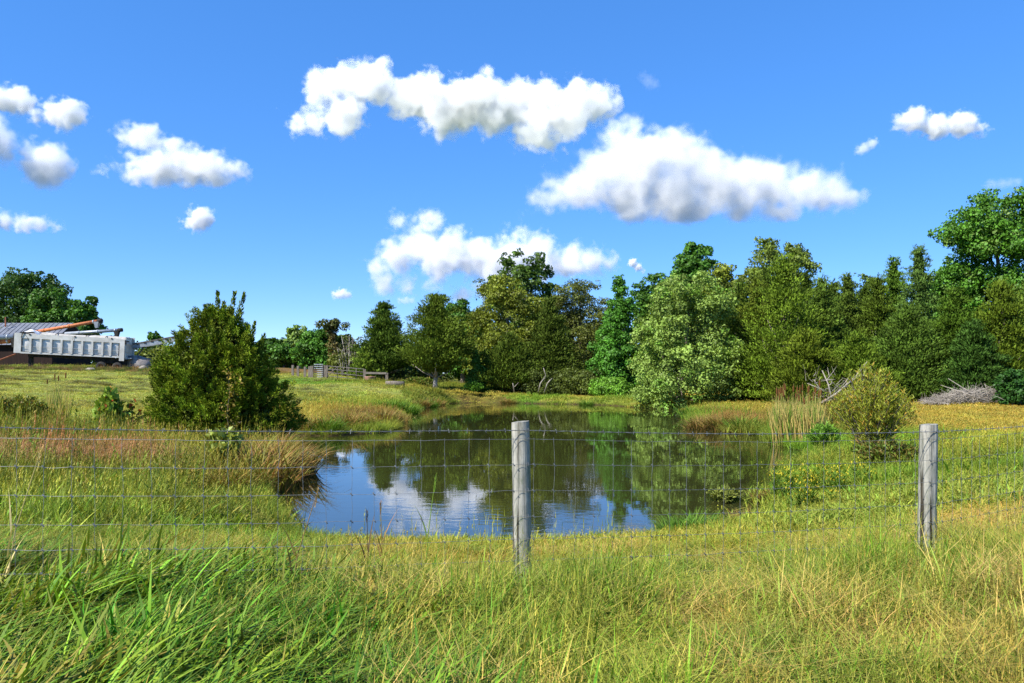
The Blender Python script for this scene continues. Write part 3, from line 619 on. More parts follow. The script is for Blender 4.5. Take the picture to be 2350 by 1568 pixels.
plant_tree('maple_tree','large bright green maple towering at the right edge',2290,46.5,440,128,'b',(.07,.15,.026),98,26000,lsize=.24,nl=64,lobe=.24,z0f=.2,gap=.2,prof=egg,accent=(.10,.17,.05))
plant_tree('holly_bush','dark glossy green bush beside the brush pile',2322,38.5,850,34,'b',(.03,.075,.022),99,3500,lsize=.16,nl=14,cat='bush',z0f=0)
# dark wood behind everything so the sky does not show through at trunk height
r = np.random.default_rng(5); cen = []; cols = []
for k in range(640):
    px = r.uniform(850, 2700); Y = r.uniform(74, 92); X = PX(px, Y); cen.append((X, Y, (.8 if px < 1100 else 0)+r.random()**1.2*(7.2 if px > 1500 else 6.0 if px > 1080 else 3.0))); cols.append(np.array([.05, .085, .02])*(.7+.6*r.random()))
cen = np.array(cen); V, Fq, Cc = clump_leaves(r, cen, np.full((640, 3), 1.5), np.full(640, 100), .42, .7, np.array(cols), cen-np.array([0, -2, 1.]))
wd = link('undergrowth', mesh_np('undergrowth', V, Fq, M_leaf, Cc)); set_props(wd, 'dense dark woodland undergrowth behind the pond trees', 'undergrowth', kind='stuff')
cen = []; cols = []
for k in range(330):
    px = r.uniform(-900, 840); Y = r.uniform(105, 130); cen.append((PX(px, Y), Y, 1.6+r.random()**1.5*(2.4 if px > 330 else 4))); cols.append(np.array([.055, .09, .025])*(.7+.6*r.random()))
cen = np.array(cen); V, Fq, Cc = clump_leaves(r, cen, np.full((330, 3), 1.6), np.full(330, 80), .5, .7, np.array(cols), cen-np.array([0, -2, 1.]))
wd = link('hedgerow', mesh_np('hedgerow', V, Fq, M_leaf, Cc)); set_props(wd, 'distant hedgerow along the back of the left field', 'hedgerow', kind='stuff')
# ------------------------------------------------------------------ materials for built things
M_alum = noise_mat('weathered_aluminium', (.47,.445,.39), (.66,.635,.58), 1.3, .5, .4, (1,1,1), .05, .25, c3=(.68,.665,.63), detail=8)
M_alum2 = noise_mat('dented_side_sheet', (.52,.505,.47), (.66,.645,.61), 2.2, .5, .4, (1,1,1), .6, .2, bump_scale=1.6, bump_dist=.05)
M_black = noise_mat('grimy_black_steel', (.012,.012,.012), (.05,.042,.035), 3, .8, .3, bump=.2)
M_tyre = noise_mat('old_tyre_rubber', (.015,.015,.016), (.05,.047,.042), 5, .85, .25, bump=.3)
M_rust = noise_mat('rusty_hub', (.16,.05,.03), (.32,.13,.07), 6, .85, .2, bump=.3)
M_tarp = noise_mat('grey_canvas_tarp', (.30,.28,.24), (.52,.50,.45), 2.5, .9, .1, bump=.7, bump_scale=3, bump_dist=.08)
M_tarpw = noise_mat('white_tarp', (.55,.56,.56), (.78,.78,.77), 2.5, .6, .3, bump=.6, bump_scale=4, bump_dist=.06)
M_orange = noise_mat('rusty_orange_paint', (.34,.095,.035), (.62,.21,.07), 2.0, .6, .35, (3,1,1), .15, c3=(.55,.30,.17))
M_galv = noise_mat('galvanised_steel', (.24,.27,.30), (.38,.41,.44), 3, .45, .4, (1,1,1), .05, .3)
M_roof = noise_mat('metal_roofing', (.13,.14,.16), (.20,.21,.235), .7, .5, .4, (1,3,1), .0, .15)
M_barn = noise_mat('dark_barn_board', (.012,.007,.006), (.03,.016,.013), 2, .9, .2, (6,6,.4), .3)
def post_wood():
    m, n, out = new_mat('weathered_post_wood'); N = n.nodes.new; L = n.links.new
    tc = N('ShaderNodeTexCoord')
    def tex(scale, st, det, rough=.6):
        mp = N('ShaderNodeMapping'); mp.inputs['Scale'].default_value = st; L(tc.outputs['Object'], mp.inputs[0])
        t = N('ShaderNodeTexNoise'); t.inputs['Scale'].default_value = scale; t.inputs['Detail'].default_value = det; t.inputs['Roughness'].default_value = rough; L(mp.outputs[0], t.inputs['Vector']); return t.outputs['Fac']
    def ramp(f, stops):
        r_ = N('ShaderNodeValToRGB'); e = r_.color_ramp.elements
        e[0].position, e[0].color = stops[0][0], (*stops[0][1], 1); e[1].position, e[1].color = stops[-1][0], (*stops[-1][1], 1)
        for p_, c_ in stops[1:-1]: q = e.new(p_); q.color = (*c_, 1)
        L(f, r_.inputs[0]); return r_.outputs[0]
    def mul(a, b):
        x = N('ShaderNodeMix'); x.data_type = 'RGBA'; x.blend_type = 'MULTIPLY'; x.inputs[0].default_value = 1; L(a, x.inputs[6]); L(b, x.inputs[7]); return x.outputs[2]
    fibre = tex(38, (1, 1, .05), 6, .7); patch_ = tex(13, (1, 1, .4), 7, .7); crack = tex(17, (1, 1, .035), 3)
    c = mul(mul(ramp(patch_, [(.34, (.15, .175, .11)), (.48, (.28, .275, .235)), (.66, (.42, .40, .345))]), ramp(fibre, [(.28, (.45, .43, .40)), (.55, (1, 1, 1)), (.8, (1.1, 1.08, 1.02))])), ramp(crack, [(.38, (.18, .16, .13)), (.43, (1, 1, 1)), (1, (1, 1, 1))]))
    p = N('ShaderNodeBsdfPrincipled'); p.inputs['Roughness'].default_value = .92; p.inputs['Specular IOR Level'].default_value = .1; L(c, p.inputs['Base Color'])
    b1 = N('ShaderNodeBump'); b1.inputs['Strength'].default_value = .8; b1.inputs['Distance'].default_value = .006; L(fibre, b1.inputs['Height'])
    L(b1.outputs[0], p.inputs['Normal']); L(p.outputs[0], out.inputs[0]); return m
M_wood = post_wood()
M_tie = noise_mat('railway_tie_wood', (.10,.08,.06), (.24,.205,.17), 5, .95, .1, (3,3,.5), .5)
M_board = noise_mat('grey_fence_board', (.13,.11,.085), (.26,.23,.19), 5, .9, .2, (.5,3,3), .4)
M_wire = noise_mat('galvanised_wire', (.11,.115,.12), (.24,.25,.255), 30, .5, .5, metallic=.35)
M_tube = noise_mat('gate_tube', (.06,.055,.05), (.15,.13,.11), 6, .7, .3)
M_tub = noise_mat('pink_tub_plastic', (.30,.15,.11), (.42,.24,.18), 4, .6, .3)
M_rock = noise_mat('rubble', (.10,.085,.075), (.30,.27,.25), 3, .95, .2, bump=.8)

# ------------------------------------------------------------------ dump trailer
TY = 64.0; TX = PX(14+20, TY); tg0 = 1.83
def trailer():
    L_ = 9.6; Wd = 2.45; Hb = 1.72
    s = TY/F
    a0 = P(34, 760+0, TY)
    yaw = math.radians(13)
    root = empty('dump_trailer', (PX(31, TY-.2), TY-.2, gz(PX(170, TY), TY+1)+.02), 'long dented white aluminium dump trailer parked nose-up in the field', 'trailer')
    root.rotation_euler = (0, math.radians(2.6), yaw); root.scale = (.90, .92, .95)
    zb = 1.42                              # underside of the box at the front
    def box(nm, lo, hi, mat, par=root, bev=.02):
        mb = MB().box(lo, hi); return mb.build(nm, mat, par)
    body = MB()
    body.box((.05, .06, zb), (L_-.05, Wd, zb+.06))                        # floor
    body.box((.05, Wd-.06, zb+.06), (L_+.02, Wd, zb+Hb+.18))                  # far side
    body.box((0.02, .06, zb+.06), (.08, Wd-.06, zb+Hb+.02))                     # nose bulkhead
    body.build('box_shell', M_alum, root)
    ribs = [1.35, 2.2, 3.07, 3.95, 4.82, 5.7, 6.57, 7.44, 8.14]
    xs_ = [.58]+ribs+[8.86]
    for i in range(len(xs_)-1):
        # shallow bulged side sheet between ribs
        x0, x1 = xs_[i]+.06, xs_[i+1]-.06
        mb = MB(); nu, nv = 7, 7; v = []; f = []
        for a in range(nu):
            for b in range(nv):
                u, w_ = a/(nu-1), b/(nv-1)
                bulge = .05*math.sin(math.pi*u)*math.sin(math.pi*w_)*(1+.5*math.sin(7*i+u*3))
                v.append((x0+(x1-x0)*u, .045-bulge*.8, zb+.16+(Hb-.58)*w_))
        for a in range(nu-1):
            for b in range(nv-1): f.append((a*nv+b, (a+1)*nv+b, (a+1)*nv+b+1, a*nv+b+1))
        mb.add(v, f); mb.build('side_panel', M_alum2, root, True)
    for x in ribs:
        box('side_rib', (x-.085, -.16, zb+.10), (x+.085, .05, zb+Hb-.40), M_alum)
    box('front_post', (-.02, -.11, zb), (.56, .055, zb+Hb+.03), M_alum)
    box('rear_post', (8.92, -.11, zb-.30), (9.35, .055, zb+Hb-.08), M_alum)
    box('top_rail', (.565, -.085, zb+Hb-.42), (8.915, .06, zb+Hb-.02), M_alum)
    box('bottom_rail', (.565, -.12, zb-.03), (8.915, .06, zb+.12), M_alum)
    box('rub_strip', (.565, -.125, zb+.60), (8.9, -.102, zb+.625), M_alum)
    # tailgate and rear skirt
    tgm = MB().box((9.36, .02, zb-.06), (9.44, Wd+.05, zb+Hb+.14)); tgm.box((9.445, .1, zb+.5), (9.5, Wd-.1, zb+.62)); tgm.box((9.445, .1, zb+1.2), (9.5, Wd-.1, zb+1.3))
    t = tgm.build('tailgate', M_alum, root)
    MB().beam((9.42, -.02, zb+Hb-.5), (9.42, -.05, zb+Hb-.15), .08, .22).build('latch', M_black, t)
    MB().box((9.44, .3, zb+Hb-.3), (9.62, .42, zb+Hb-.2)).build('hinge', M_black, t)
    MB().beam((9.15, 1.2, zb-.15), (9.95, 1.2, zb-.02), 2.2, .07).build('spill_apron', M_galv, root)
    # tarp on top
    mb = MB(); v = []; f = []; nu, nv = 26, 7; r = np.random.default_rng(3)
    for a in range(nu):
        for b in range(nv):
            u, w_ = a/(nu-1), b/(nv-1); v.append((1.9+(9.3-1.9)*u, .10+(Wd-.16)*w_, zb+Hb-.08+.30*math.sin(math.pi*min(1, w_*1.0))*(.6+.4*math.sin(u*9+1)*.4)+.10*w_*1.5+r.normal()*.02))
    for a in range(nu-1):
        for b in range(nv-1): f.append((a*nv+b, (a+1)*nv+b, (a+1)*nv+b+1, a*nv+b+1))
    mb.add(v, f).build('tarp', M_tarp, root, True)
    for x in (3.3, 5.9, 7.6):
        MB().tube([(x, .05, zb+Hb-.1), (x, .3, zb+Hb+.12), (x, Wd-.2, zb+Hb+.3)], .03, 5).build('tarp_bow', M_black, root)
    # rolled tarp heap and bow at the nose
    mb = MB(); v = []; f = []; nu, nv = 14, 10
    for a in range(nu):
        for b in range(nv):
            u, w_ = a/(nu-1), b/(nv-1); v.append((.25+1.6*u, .15+(Wd-.4)*w_, zb+Hb-.05+.46*math.sin(math.pi*u)**.7*(.55+.45*math.sin(math.pi*w_))+.05*math.sin(11*u+7*w_)))
    for a in range(nu-1):
        for b in range(nv-1): f.append((a*nv+b, (a+1)*nv+b, (a+1)*nv+b+1, a*nv+b+1))
    mb.add(v, f).build('folded_tarp', M_tarpw, root, True)
    MB().tube([(.55, -.13, zb+Hb-.35), (.75, -.14, zb+Hb+.2), (1.1, -.05, zb+Hb+.45), (1.6, .3, zb+Hb+.42), (2.0, .5, zb+Hb+.1)], .028, 6).build('tarp_arm', M_black, root)
    MB().tube([(.7, -.15, zb+Hb+.1), (1.1, -.15, zb+Hb-.4), (1.55, -.14, zb+.6)], .012, 4).build('slack_rope', M_black, root)
    MB().tube([(4.9, -.14, zb+Hb-.05), (4.86, -.15, zb+.9), (4.75, -.14, zb+.6)], .012, 4).build('slack_rope', M_black, root)
    for x in (1.25, 5.05, 8.2):
        MB().box((x-.06, -.13, zb+Hb-.12), (x+.06, -.087, zb+Hb-.0)).build('tarp_hook', M_black, root)
    # running gear
    fr = MB(); fr.box((.9, .7, zb-.30), (9.1, .85, zb-.05)); fr.box((.9, Wd-.85, zb-.30), (9.1, Wd-.7, zb-.05)); fr.box((6.6, .8, zb-.55), (9.2, Wd-.8, zb-.3))
    fr.box((9.0, .3, zb-1.0), (9.5, Wd-.3, zb-.82)); fr.box((9.1, .5, zb-1.0), (9.4, .6, zb-.05)); fr.box((9.1, Wd-.6, zb-1.0), (9.4, Wd-.5, zb-.05))
    fr.build('chassis', M_black, root)
    for x in (7.35, 8.75):
        MB().tube([(x, .1, .50+.0), (x, Wd-.1, .50)], .06, 8).build('axle', M_black, root)
        for y0 in (.02, Wd-.32):
            wh = MB().lathe([(0, .26), (.0, .40), (.04, .47), (.15, .49), (.26, .47), (.30, .40), (.30, .26)], (x, y0, .5), (0, 1, 0), 28).build('wheel', M_tyre, root, True)
            MB().lathe([(.06, 0), (.06, .10), (.09, .12), (.12, .2), (.03, .255), (.02, .262)], (x, y0, .5), (0, 1, 0), 22).build('rim', M_rust, wh, True)
    MB().box((.9, .85, zb-1.25), (1.1, 1.05, zb-.2)).box((.9, Wd-1.05, zb-1.25), (1.1, Wd-.85, zb-.2)).build('landing_leg', M_black, root)
    return root
trailer()

# barn roof behind
def barn():
    Y = 76.0; x0 = PX(-260, Y); x1 = PX(122, Y); g = 1.9
    root = empty('barn', (x0, Y, g), 'low barn with a grey metal roof and dark boarded side behind the trailer', 'barn')
    W_ = x1-x0; zr = P(0, 745, Y).z-g; ze = P(0, 792, Y).z-g
    D = 7.0
    # roof slope as separate ribbed sheets
    n = 34
    for i in range(n):
        a, b = W_*i/n, W_*(i+1)/n
        mb = MB(); t = .03
        mb.add([(a,-.4,ze),(b-.05,-.4,ze),(b-.05,D/2,zr+.35),(a,D/2,zr+.35),(a,-.4,ze+t),(b-.05,-.4,ze+t),(b-.05,D/2,zr+.35+t),(a,D/2,zr+.35+t)],
               [(0,3,2,1),(4,5,6,7),(0,1,5,4),(1,2,6,5),(2,3,7,6),(3,0,4,7)])
        mb.add([(b-.05,-.4,ze),(b,-.4,ze),(b,D/2,zr+.35),(b-.05,D/2,zr+.35),(b-.05,-.4,ze+.08),(b,-.4,ze+.08),(b,D/2,zr+.43),(b-.05,D/2,zr+.43)],
               [(0,3,2,1),(4,5,6,7),(0,1,5,4),(1,2,6,5),(2,3,7,6),(3,0,4,7)])
        mb.build('roof_sheet', M_roof, root)
    MB().add([(0,D/2,zr+.35),(W_,D/2,zr+.35),(W_,D+.4,ze),(0,D+.4,ze),(0,D/2,zr+.3),(W_,D/2,zr+.3),(W_,D+.4,ze-.05),(0,D+.4,ze-.05)],
             [(0,1,2,3),(7,6,5,4),(0,4,5,1),(1,5,6,2),(2,6,7,3),(3,7,4,0)]).build('back_roof', M_roof, root)
    wl = MB().box((.1, .0, -.3), (W_-.1, .1, ze+.12)); wl.box((.1, D-.1, -.3), (W_-.1, D, ze+.12)); wl.add([(W_-.2,.1,-.3),(W_-.2,D-.1,-.3),(W_-.2,D-.1,ze),(W_-.2,D/2,zr+.25),(W_-.2,.1,ze),(W_-.1,.1,-.3),(W_-.1,D-.1,-.3),(W_-.1,D-.1,ze),(W_-.1,D/2,zr+.25),(W_-.1,.1,ze)],
        [(0,1,2,3,4),(9,8,7,6,5),(0,5,6,1),(1,6,7,2),(2,7,8,3),(3,8,9,4),(4,9,5,0)])
    wl.build('wall', M_barn, root)
    MB().box((W_*.62, D*.32, zr-.1), (W_*.62+.1, D*.32+.1, zr+.9)).build('vent_pipe', M_rust, root)
barn()

# grain augers, conveyor
def auger(name, label, a, b, rad, mat, spout, hop=None):
    root = empty(name, tuple(a), label, 'auger'); A = Vector((0,0,0)); B = Vector(b)-Vector(a); d = B.normalized()
    MB().tube([A, B], rad, 14).build('tube', mat, root, True)
    for t in (.25, .6, .93):
        MB().tube([A+(B-A)*t, A+(B-A)*t+d*.12], rad*1.18, 14).build('clamp_band', mat if t < .9 else M_galv, root, True)
    MB().tube([B-d*.02, B+d*.35], rad*1.25, 12).build('end_cap', M_black, root, True)
    e = B-d*.15
    MB().add([tuple(e+Vector(q)) for q in ((-.2,-.2,-.05),(.25,-.2,-.05),(.25,.2,-.05),(-.2,.2,-.05),(-.1,-.12,-.6),(.12,-.12,-.6),(.12,.12,-.6),(-.1,.12,-.6))],
             [(0,1,2,3),(7,6,5,4),(0,4,5,1),(1,5,6,2),(2,6,7,3),(3,7,4,0)]).build('spout', spout, root)
    return root
auger('orange_auger', 'rusty orange grain auger tube slanting up above the white trailer', P(60, 766, 70), P(226, 737, 69), .15, M_orange, M_galv)
MB().tube([P(120,762,70.3), P(200,747,69.6)], .05, 6).build('auger_rail', M_tube)
bpy.context.scene.collection.objects[-1].name
auger('grey_auger', 'galvanised grey auger tube lying almost level above the trailer', P(150, 766, 68.5), P(272, 758, 68.5), .14, M_galv, M_black)
auger('grey_auger', 'long blue-grey auger tube in front of the barn wall at the left edge', P(-220, 783, 67.5), P(36, 773, 67.0), .22, M_galv, M_black)
auger('orange_auger', 'rusty orange auger tube below the blue-grey one at the left edge', P(-220, 806, 67.8), P(36, 781, 67.2), .21, M_orange, M_black)
o = MB().tube([P(-120,870,66), P(36,813,66)], .07, 8).build('red_drawbar', M_rust, None, True)
set_props(o, 'thin red steel bar slanting down at the left end of the trailer', 'bar')
for o in list(COL.objects):
    if o.name == 'auger_rail': bpy.data.objects.remove(o)
def conveyor():
    a = P(296, 797, 68.0); b = P(520, 757, 69.0)
    root = empty('elevator_conveyor', (a.x, a.y, a.z), 'grey steel elevator conveyor sloping up from the trailer tailgate behind the cedar bush', 'conveyor')
    B = b-a; up = Vector((0,0,.17))
    for dy in (-.28, .28):
        o_ = Vector((0, dy, 0))
        MB().beam(o_-up, B+o_-up, .07, .10).build('side_rail', M_galv, root); MB().beam(o_+up, B+o_+up, .07, .12).build('side_rail', M_tube, root)
        MB().beam(o_, B+o_, .03, .26).build('side_plate', M_galv, root)
    for i in range(14):
        q = B*((i+.5)/14); MB().box(tuple(q+Vector((-.1,-.34,.04))), tuple(q+Vector((.1,-.30,.17)))).build('bracket', M_black, root)
    MB().beam(B*.16-up, Vector((.3, 0, -1.35)), .09, .09).build('support_leg', M_tube, root)
    MB().beam(B*.85-up, Vector((B.x*.8, 0, -2.0)), .09, .09).build('support_leg', M_tube, root)
conveyor()
def rock(name, label, px, py, Y, s, seed, mat=M_rock):
    r = np.random.default_rng(seed); iv, fc = ico(2); k = 1+.25*snoise(iv*1.3, .6, seed, 3); v = iv*k[:, None]*np.array(s)
    c = P(px, py, Y); o = link(name, mesh_np(name, v, fc, mat), None, (c.x, c.y, gz(c.x, c.y)+s[2]*.35)); return set_props(o, label, 'rock')
rock('rubble_heap', 'dark rubble heap behind the trailer wheels', 318, 838, 67, (1.4,.9,.8), 1)
rock('rock', 'pale flat rock lying in the weeds under the trailer', 208, 838, 62.6, (.42,.3,.2), 2, M_dead)
rock('rock', 'small grey rock beside the trailer tail', 330, 838, 64, (.4,.3,.35), 4, M_dead)

# ------------------------------------------------------------------ old gate and rails in the distance
GY = 66.0
def tie_post(px, top, Y, wpx, label, grp='railway tie gate posts', hpx=None):
    g = gz(PX(px, Y), Y); h = P(0, top, Y).z-g; w_ = wpx/F*Y
    mb = MB(); mb.add([(-w_/2,-w_/2,-.3),(w_/2,-w_/2,-.3),(w_/2,w_/2,-.3),(-w_/2,w_/2,-.3),(-w_*.46,-w_*.5,h),(w_*.5,-w_*.46,h-.03),(w_*.47,w_*.5,h),(-w_*.5,w_*.45,h-.02)],
        [(0,3,2,1),(4,5,6,7),(0,1,5,4),(1,2,6,5),(2,3,7,6),(3,0,4,7)])
    o = mb.build('tie_post', M_tie, None, False, (PX(px, Y), Y, g)); return set_props(o, label, 'post', grp)
for px, tp, wd_, lb in [(672,838,5,'leftmost wooden post of the old gateway'),(684,840,5,'second wooden post from the left of the old gateway'),(700,842,5,'third wooden post from the left of the old gateway'),(711,841,6,'short wooden post left of the wire panel'),(716,840,6,'thick wooden post touching the wire panel on its left'),
     (742,838,6,'wooden post at the right of the wire panel, darker of the pair'),(748,839,7,'front wooden post at the right end of the wire panel'),(837,848,6,'wooden post where the tube gate meets the rail'),(888,856,6,'wooden post at the right end of the single rail by the cedar')]:
    tie_post(px, tp, GY if px < 800 else 62.0, wd_, lb)
def wire_panel():
    a = P(721, 866, GY+.3); b = P(740, 866, GY-.3); ztop = P(0, 836, GY).z
    ga = gz(a.x, a.y); root = empty('livestock_panel', (a.x, a.y, ga), 'grey wire and slat livestock panel between the old posts', 'panel')
    W_ = b.x-a.x; Hh = ztop-ga
    for i in range(7): MB().beam((0, 0, .08+Hh*.92*i/6), (W_, -.5, .08+Hh*.92*i/6), .02, .05).build('rail', M_galv, root)
    for i in range(6): MB().beam((W_*i/5, -.5*i/5+.03, .02), (W_*i/5, -.5*i/5+.03, Hh), .03, .05).build('upright', M_tube, root)
wire_panel()
def tube_gate():
    Y = 63.5; a = P(752, 872, 65.2); b = P(835, 872, 62.2); za = gz(a.x, a.y)
    root = empty('tube_gate', (a.x, a.y, za), 'low dark tubular farm gate in front of the far trees', 'gate')
    B = Vector((b.x-a.x, b.y-a.y, gz(b.x, b.y)-za))
    for z in (.25, .55, .85, 1.1): MB().tube([Vector((0,0,z)), B+Vector((0,0,z))], .035, 6).build('rail', M_tube, root, True)
    for t in (0, .28, .55, .8, 1): MB().tube([B*t+Vector((0,0,.1)), B*t+Vector((0,0,1.15))], .035, 6).build('upright', M_tube, root, True)
    MB().tube([Vector((0,0,.25)), B*.28+Vector((0,0,1.1))], .03, 6).build('brace', M_tube, root, True)
tube_gate()
a = P(839, 856, 61.9); b = P(887, 857, 61.9)
o = MB().beam(a, b, .06, .16).build('fence_rail', M_board); set_props(o, 'single weathered board rail between the two right-hand posts', 'rail')
rr_ = gz(PX(826, 64), 64)
o = MB().lathe([(0,.0),(0,.36),(.1,.40),(.42,.44),(.45,.46),(.47,.42),(.44,.36),(.2,.33)], (0,0,0), (0,0,1), 20).build('feed_tub', M_tub, None, True, (PX(850, 60.5), 60.5, gz(PX(850,60.5),60.5))); set_props(o, 'faded pinkish feed tub beside the tube gate', 'tub')
o = MB().tube([(-.55,0,.17),(0,.02,.18),(.75,0,.16)], [.19,.2,.18], 10).build('log', M_tie, None, True, (PX(903, 54), 54, gz(PX(903,54),54))); set_props(o, 'short cut log lying on the mown bank below the rail', 'log')

# ------------------------------------------------------------------ fence in front
FP = [(-3.72, 4.62), (0.058, 5.33), (3.46, 6.38), (6.3, 8.2)]      # posts in plan
PT = [1.25, 1.165, 1.075, 1.10]                                     # top of post above z = 0
def ftop(i): return PT[i]
def fence_post(i, label, dia):
    x, y = FP[i]; g = gz(x, y); h = PT[i]-g; r = np.random.default_rng(60+i); mb = MB(); n = 28; rings = 26; v = []; f = []
    lean = [(0,0),(-.025,.0),(.02,0),(0,0)][i]
    for k in range(rings+1):
        t = k/rings; z = -.3+(h+.3)*t
        for j in range(n):
            a = 2*math.pi*j/n; cr = .985 if (j % 7 != (i*3+2) % 7) else .955+.02*math.sin(k*.7)
            rad = dia/2*cr*(1+.012*math.sin(3*a+k*.35+i)+.010*math.sin(k*.9+i*2)+.03*math.exp(-((t-.62)/.03)**2)*max(0, math.cos(a+1.9))+.035*(1-t))
            if k == rings: rad *= .97
            v.append((rad*math.cos(a)+lean[0]*(t-1)*-1*-1, rad*math.sin(a), z+(.006*math.cos(a) if k == rings else 0)))
    for k in range(rings):
        for j in range(n): f.append((k*n+j, k*n+(j+1) % n, (k+1)*n+(j+1) % n, (k+1)*n+j))
    f.append(tuple(rings*n+j for j in range(n)))
    mb.add(v, f); root = empty('fence_post', (x, y, g), label, 'post', 'round wooden fence posts')
    mb.build('shaft', M_wood, root, False)
    for z in WIRES_Z:
        c = Vector((dia*.42, -dia*.36, h-z))
        MB().tube([c+Vector((-.004,.012,.012)), c+Vector((.0,-.006,.010)), c+Vector((.0,-.006,-.010)), c+Vector((-.004,.012,-.012))], .0022, 5).build('staple', M_wire, root)
    return root
WIRES_Z = [.055, .115, .29, .468, .647, .80, .945, 1.07]           # below the post top: barbed wire, then the woven line wires
fence_post(1, 'round weathered grey fence post standing in the middle of the picture', .127)
fence_post(2, 'round weathered grey fence post standing near the right edge', .142)
for i in (0, 3):
    pass
# centre line of the mesh, in front of the posts
NV = []
for i, (x, y) in enumerate(FP):
    dd = Vector((FP[min(i+1, 3)][0]-FP[max(i-1, 0)][0], FP[min(i+1, 3)][1]-FP[max(i-1, 0)][1], 0)).normalized()
    NV.append(Vector((x, y, PT[i]))+Vector((dd.y, -dd.x, 0))*.074)
EXT0 = NV[0]+(NV[0]-NV[1])*.9
def fence_pt(s_):
    """s_ in 0..1 per bay, bays -1..2"""
    pts_ = [EXT0]+NV; i = min(int(s_), 3); t = s_-i
    return pts_[i]*(1-t)+pts_[i+1]*t
def line_wire(zoff, seed, nseg=34, wob=.004):
    r = np.random.default_rng(seed); out_ = []
    for b in range(4):
        for k in range(nseg):
            t = k/nseg; p_ = fence_pt(b+t)
            out_.append(p_+Vector((0, r.normal()*wob*.5, -zoff-.022*math.sin(math.pi*t)+r.normal()*wob*.6)))
    return out_
wf = empty('woven_wire_fence', (NV[1].x, NV[1].y, 0), 'galvanised woven wire field fence stretched between the round posts', 'fence')
inv = -Vector((NV[1].x, NV[1].y, 0))
for j, z in enumerate(WIRES_Z[1:]):
    MB().tube([q+inv for q in line_wire(z, 100+j)], .0013 if j else .0015, 5).build('line_wire', M_wire, wf)
knots = MB(); r = np.random.default_rng(9)
def sag(s_): return -.022*math.sin(math.pi*(s_-int(s_)))
for b in range(4):
    pa, pb = fence_pt(b), fence_pt(b+.9999); nst = max(2, int(round((pb-pa).length/.152)))
    for k in range(nst):
        s_ = b+(k+.5)/nst; q = fence_pt(s_)+inv; dx = (pb-pa).normalized(); sl = r.normal()*.010
        pts_ = []
        for j, z in enumerate(WIRES_Z[1:]):
            c = q+dx*(sl*(1-j/6)+r.normal()*.003)+Vector((0, -.002, -z+sag(s_))); pts_.append(c)
            if j == 0: continue
            knots.tube([c-dx*.009+Vector((0,0,.009)), c+Vector((0,-.003,0)), c+dx*.009-Vector((0,0,.009))], .0038, 5)
        fine = []
        for j in range(len(pts_)-1):
            fine += [pts_[j], (pts_[j]*.5+pts_[j+1]*.5)+dx*r.normal()*.003]
        MB().tube([pts_[0]+Vector((0,0,.012))]+fine+[pts_[-1]], .00125, 5).build('stay_wire', M_wire, wf)
set_props(knots.build('wire_knots', M_wire, wf), kind='stuff')
bw = empty('barbed_wire', (NV[1].x, NV[1].y, 0), 'twisted barbed wire strand running just above the woven fence', 'wire')
cl = [q+inv for q in line_wire(WIRES_Z[0], 200, 120, .0012)]
for ph in (0, math.pi):
    MB().tube([q+Vector((0, math.cos(i*1.3+ph)*.0022, math.sin(i*1.3+ph)*.0022)) for i, q in enumerate(cl)], .0016, 4).build('strand', M_wire, bw)
for i in range(4, len(cl)-2, 4):
    q = cl[i]; a = i*2.1; d1 = Vector((.25*math.cos(a), math.cos(a), math.sin(a)))*.017; d2 = Vector((-.2, math.cos(a+1.6), math.sin(a+1.6)))*.017
    MB().tube([q-d1, q, q+d1], .0016, 4).tube([q-d2+Vector((.004,0,0)), q+Vector((.004,0,0)), q+d2+Vector((.004,0,0))], .0016, 4).build('barb', M_wire, bw)
# ------------------------------------------------------------------ grasses: prototypes and scatter
PROTO = {}
def blade(V, Fc, C, base, az, h, wd, lean, curl, nseg, col, twist=0.0, tipf=.08):
    d = np.array([math.cos(az), math.sin(az), 0]); s = np.array([-math.sin(az+twist), math.cos(az+twist), 0]); b0 = len(V); p = np.array(base, float); ang = lean
    for k in range(nseg+1):
        t = k/nseg; w_ = wd*(1-t)**.75*(.75+.5*math.sin(math.pi*min(1, t*1.3)))
        if k == nseg: V.append(p.copy()); C.append(col)
        else: V.append(p-s*w_/2); V.append(p+s*w_/2); C.append(col); C.append(col)
        stp = h/nseg; p = p+(d*math.sin(ang)+np.array([0, 0, math.cos(ang)]))*stp; ang += curl/nseg
    for k in range(nseg-1): Fc.append((b0+2*k, b0+2*k+1, b0+2*k+3)); Fc.append((b0+2*k, b0+2*k+3, b0+2*k+2))
    k = nseg-1; Fc.append((b0+2*k, b0+2*k+1, b0+2*nseg))
def proto(name, V, Fc, C, mat=None):
    me = mesh_np(name, np.array(V), np.array(Fc), mat or M_grass, np.array(C)); return bpy.data.objects.new(name, me)
def jcol(r, amt=.2, dry=.12):
    k = max(.5, 1+r.normal()*amt)
    if r.random() < dry: return np.array([1.35, 1.08, 1.2])*k
    return np.array([k*(1+r.normal()*.06), k, k])
def fine_tuft(seed, nb=16, w=.012, spread=.10, lean=(.05, .5), curl=(.1, 1.1), nseg=3, dry=.15):
    r = np.random.default_rng(seed); V, Fc, C = [], [], []
    for i in range(nb):
        a = r.random()*6.28; q = spread*r.random()**.5
        blade(V, Fc, C, (q*math.cos(a), q*math.sin(a), -.03), r.random()*6.28, .45+.6*r.random(), w*(.6+.8*r.random()), r.uniform(*lean), r.uniform(*curl), nseg, jcol(r, .2, dry), r.normal()*.6)
    return proto('grass_tuft', V, Fc, C)
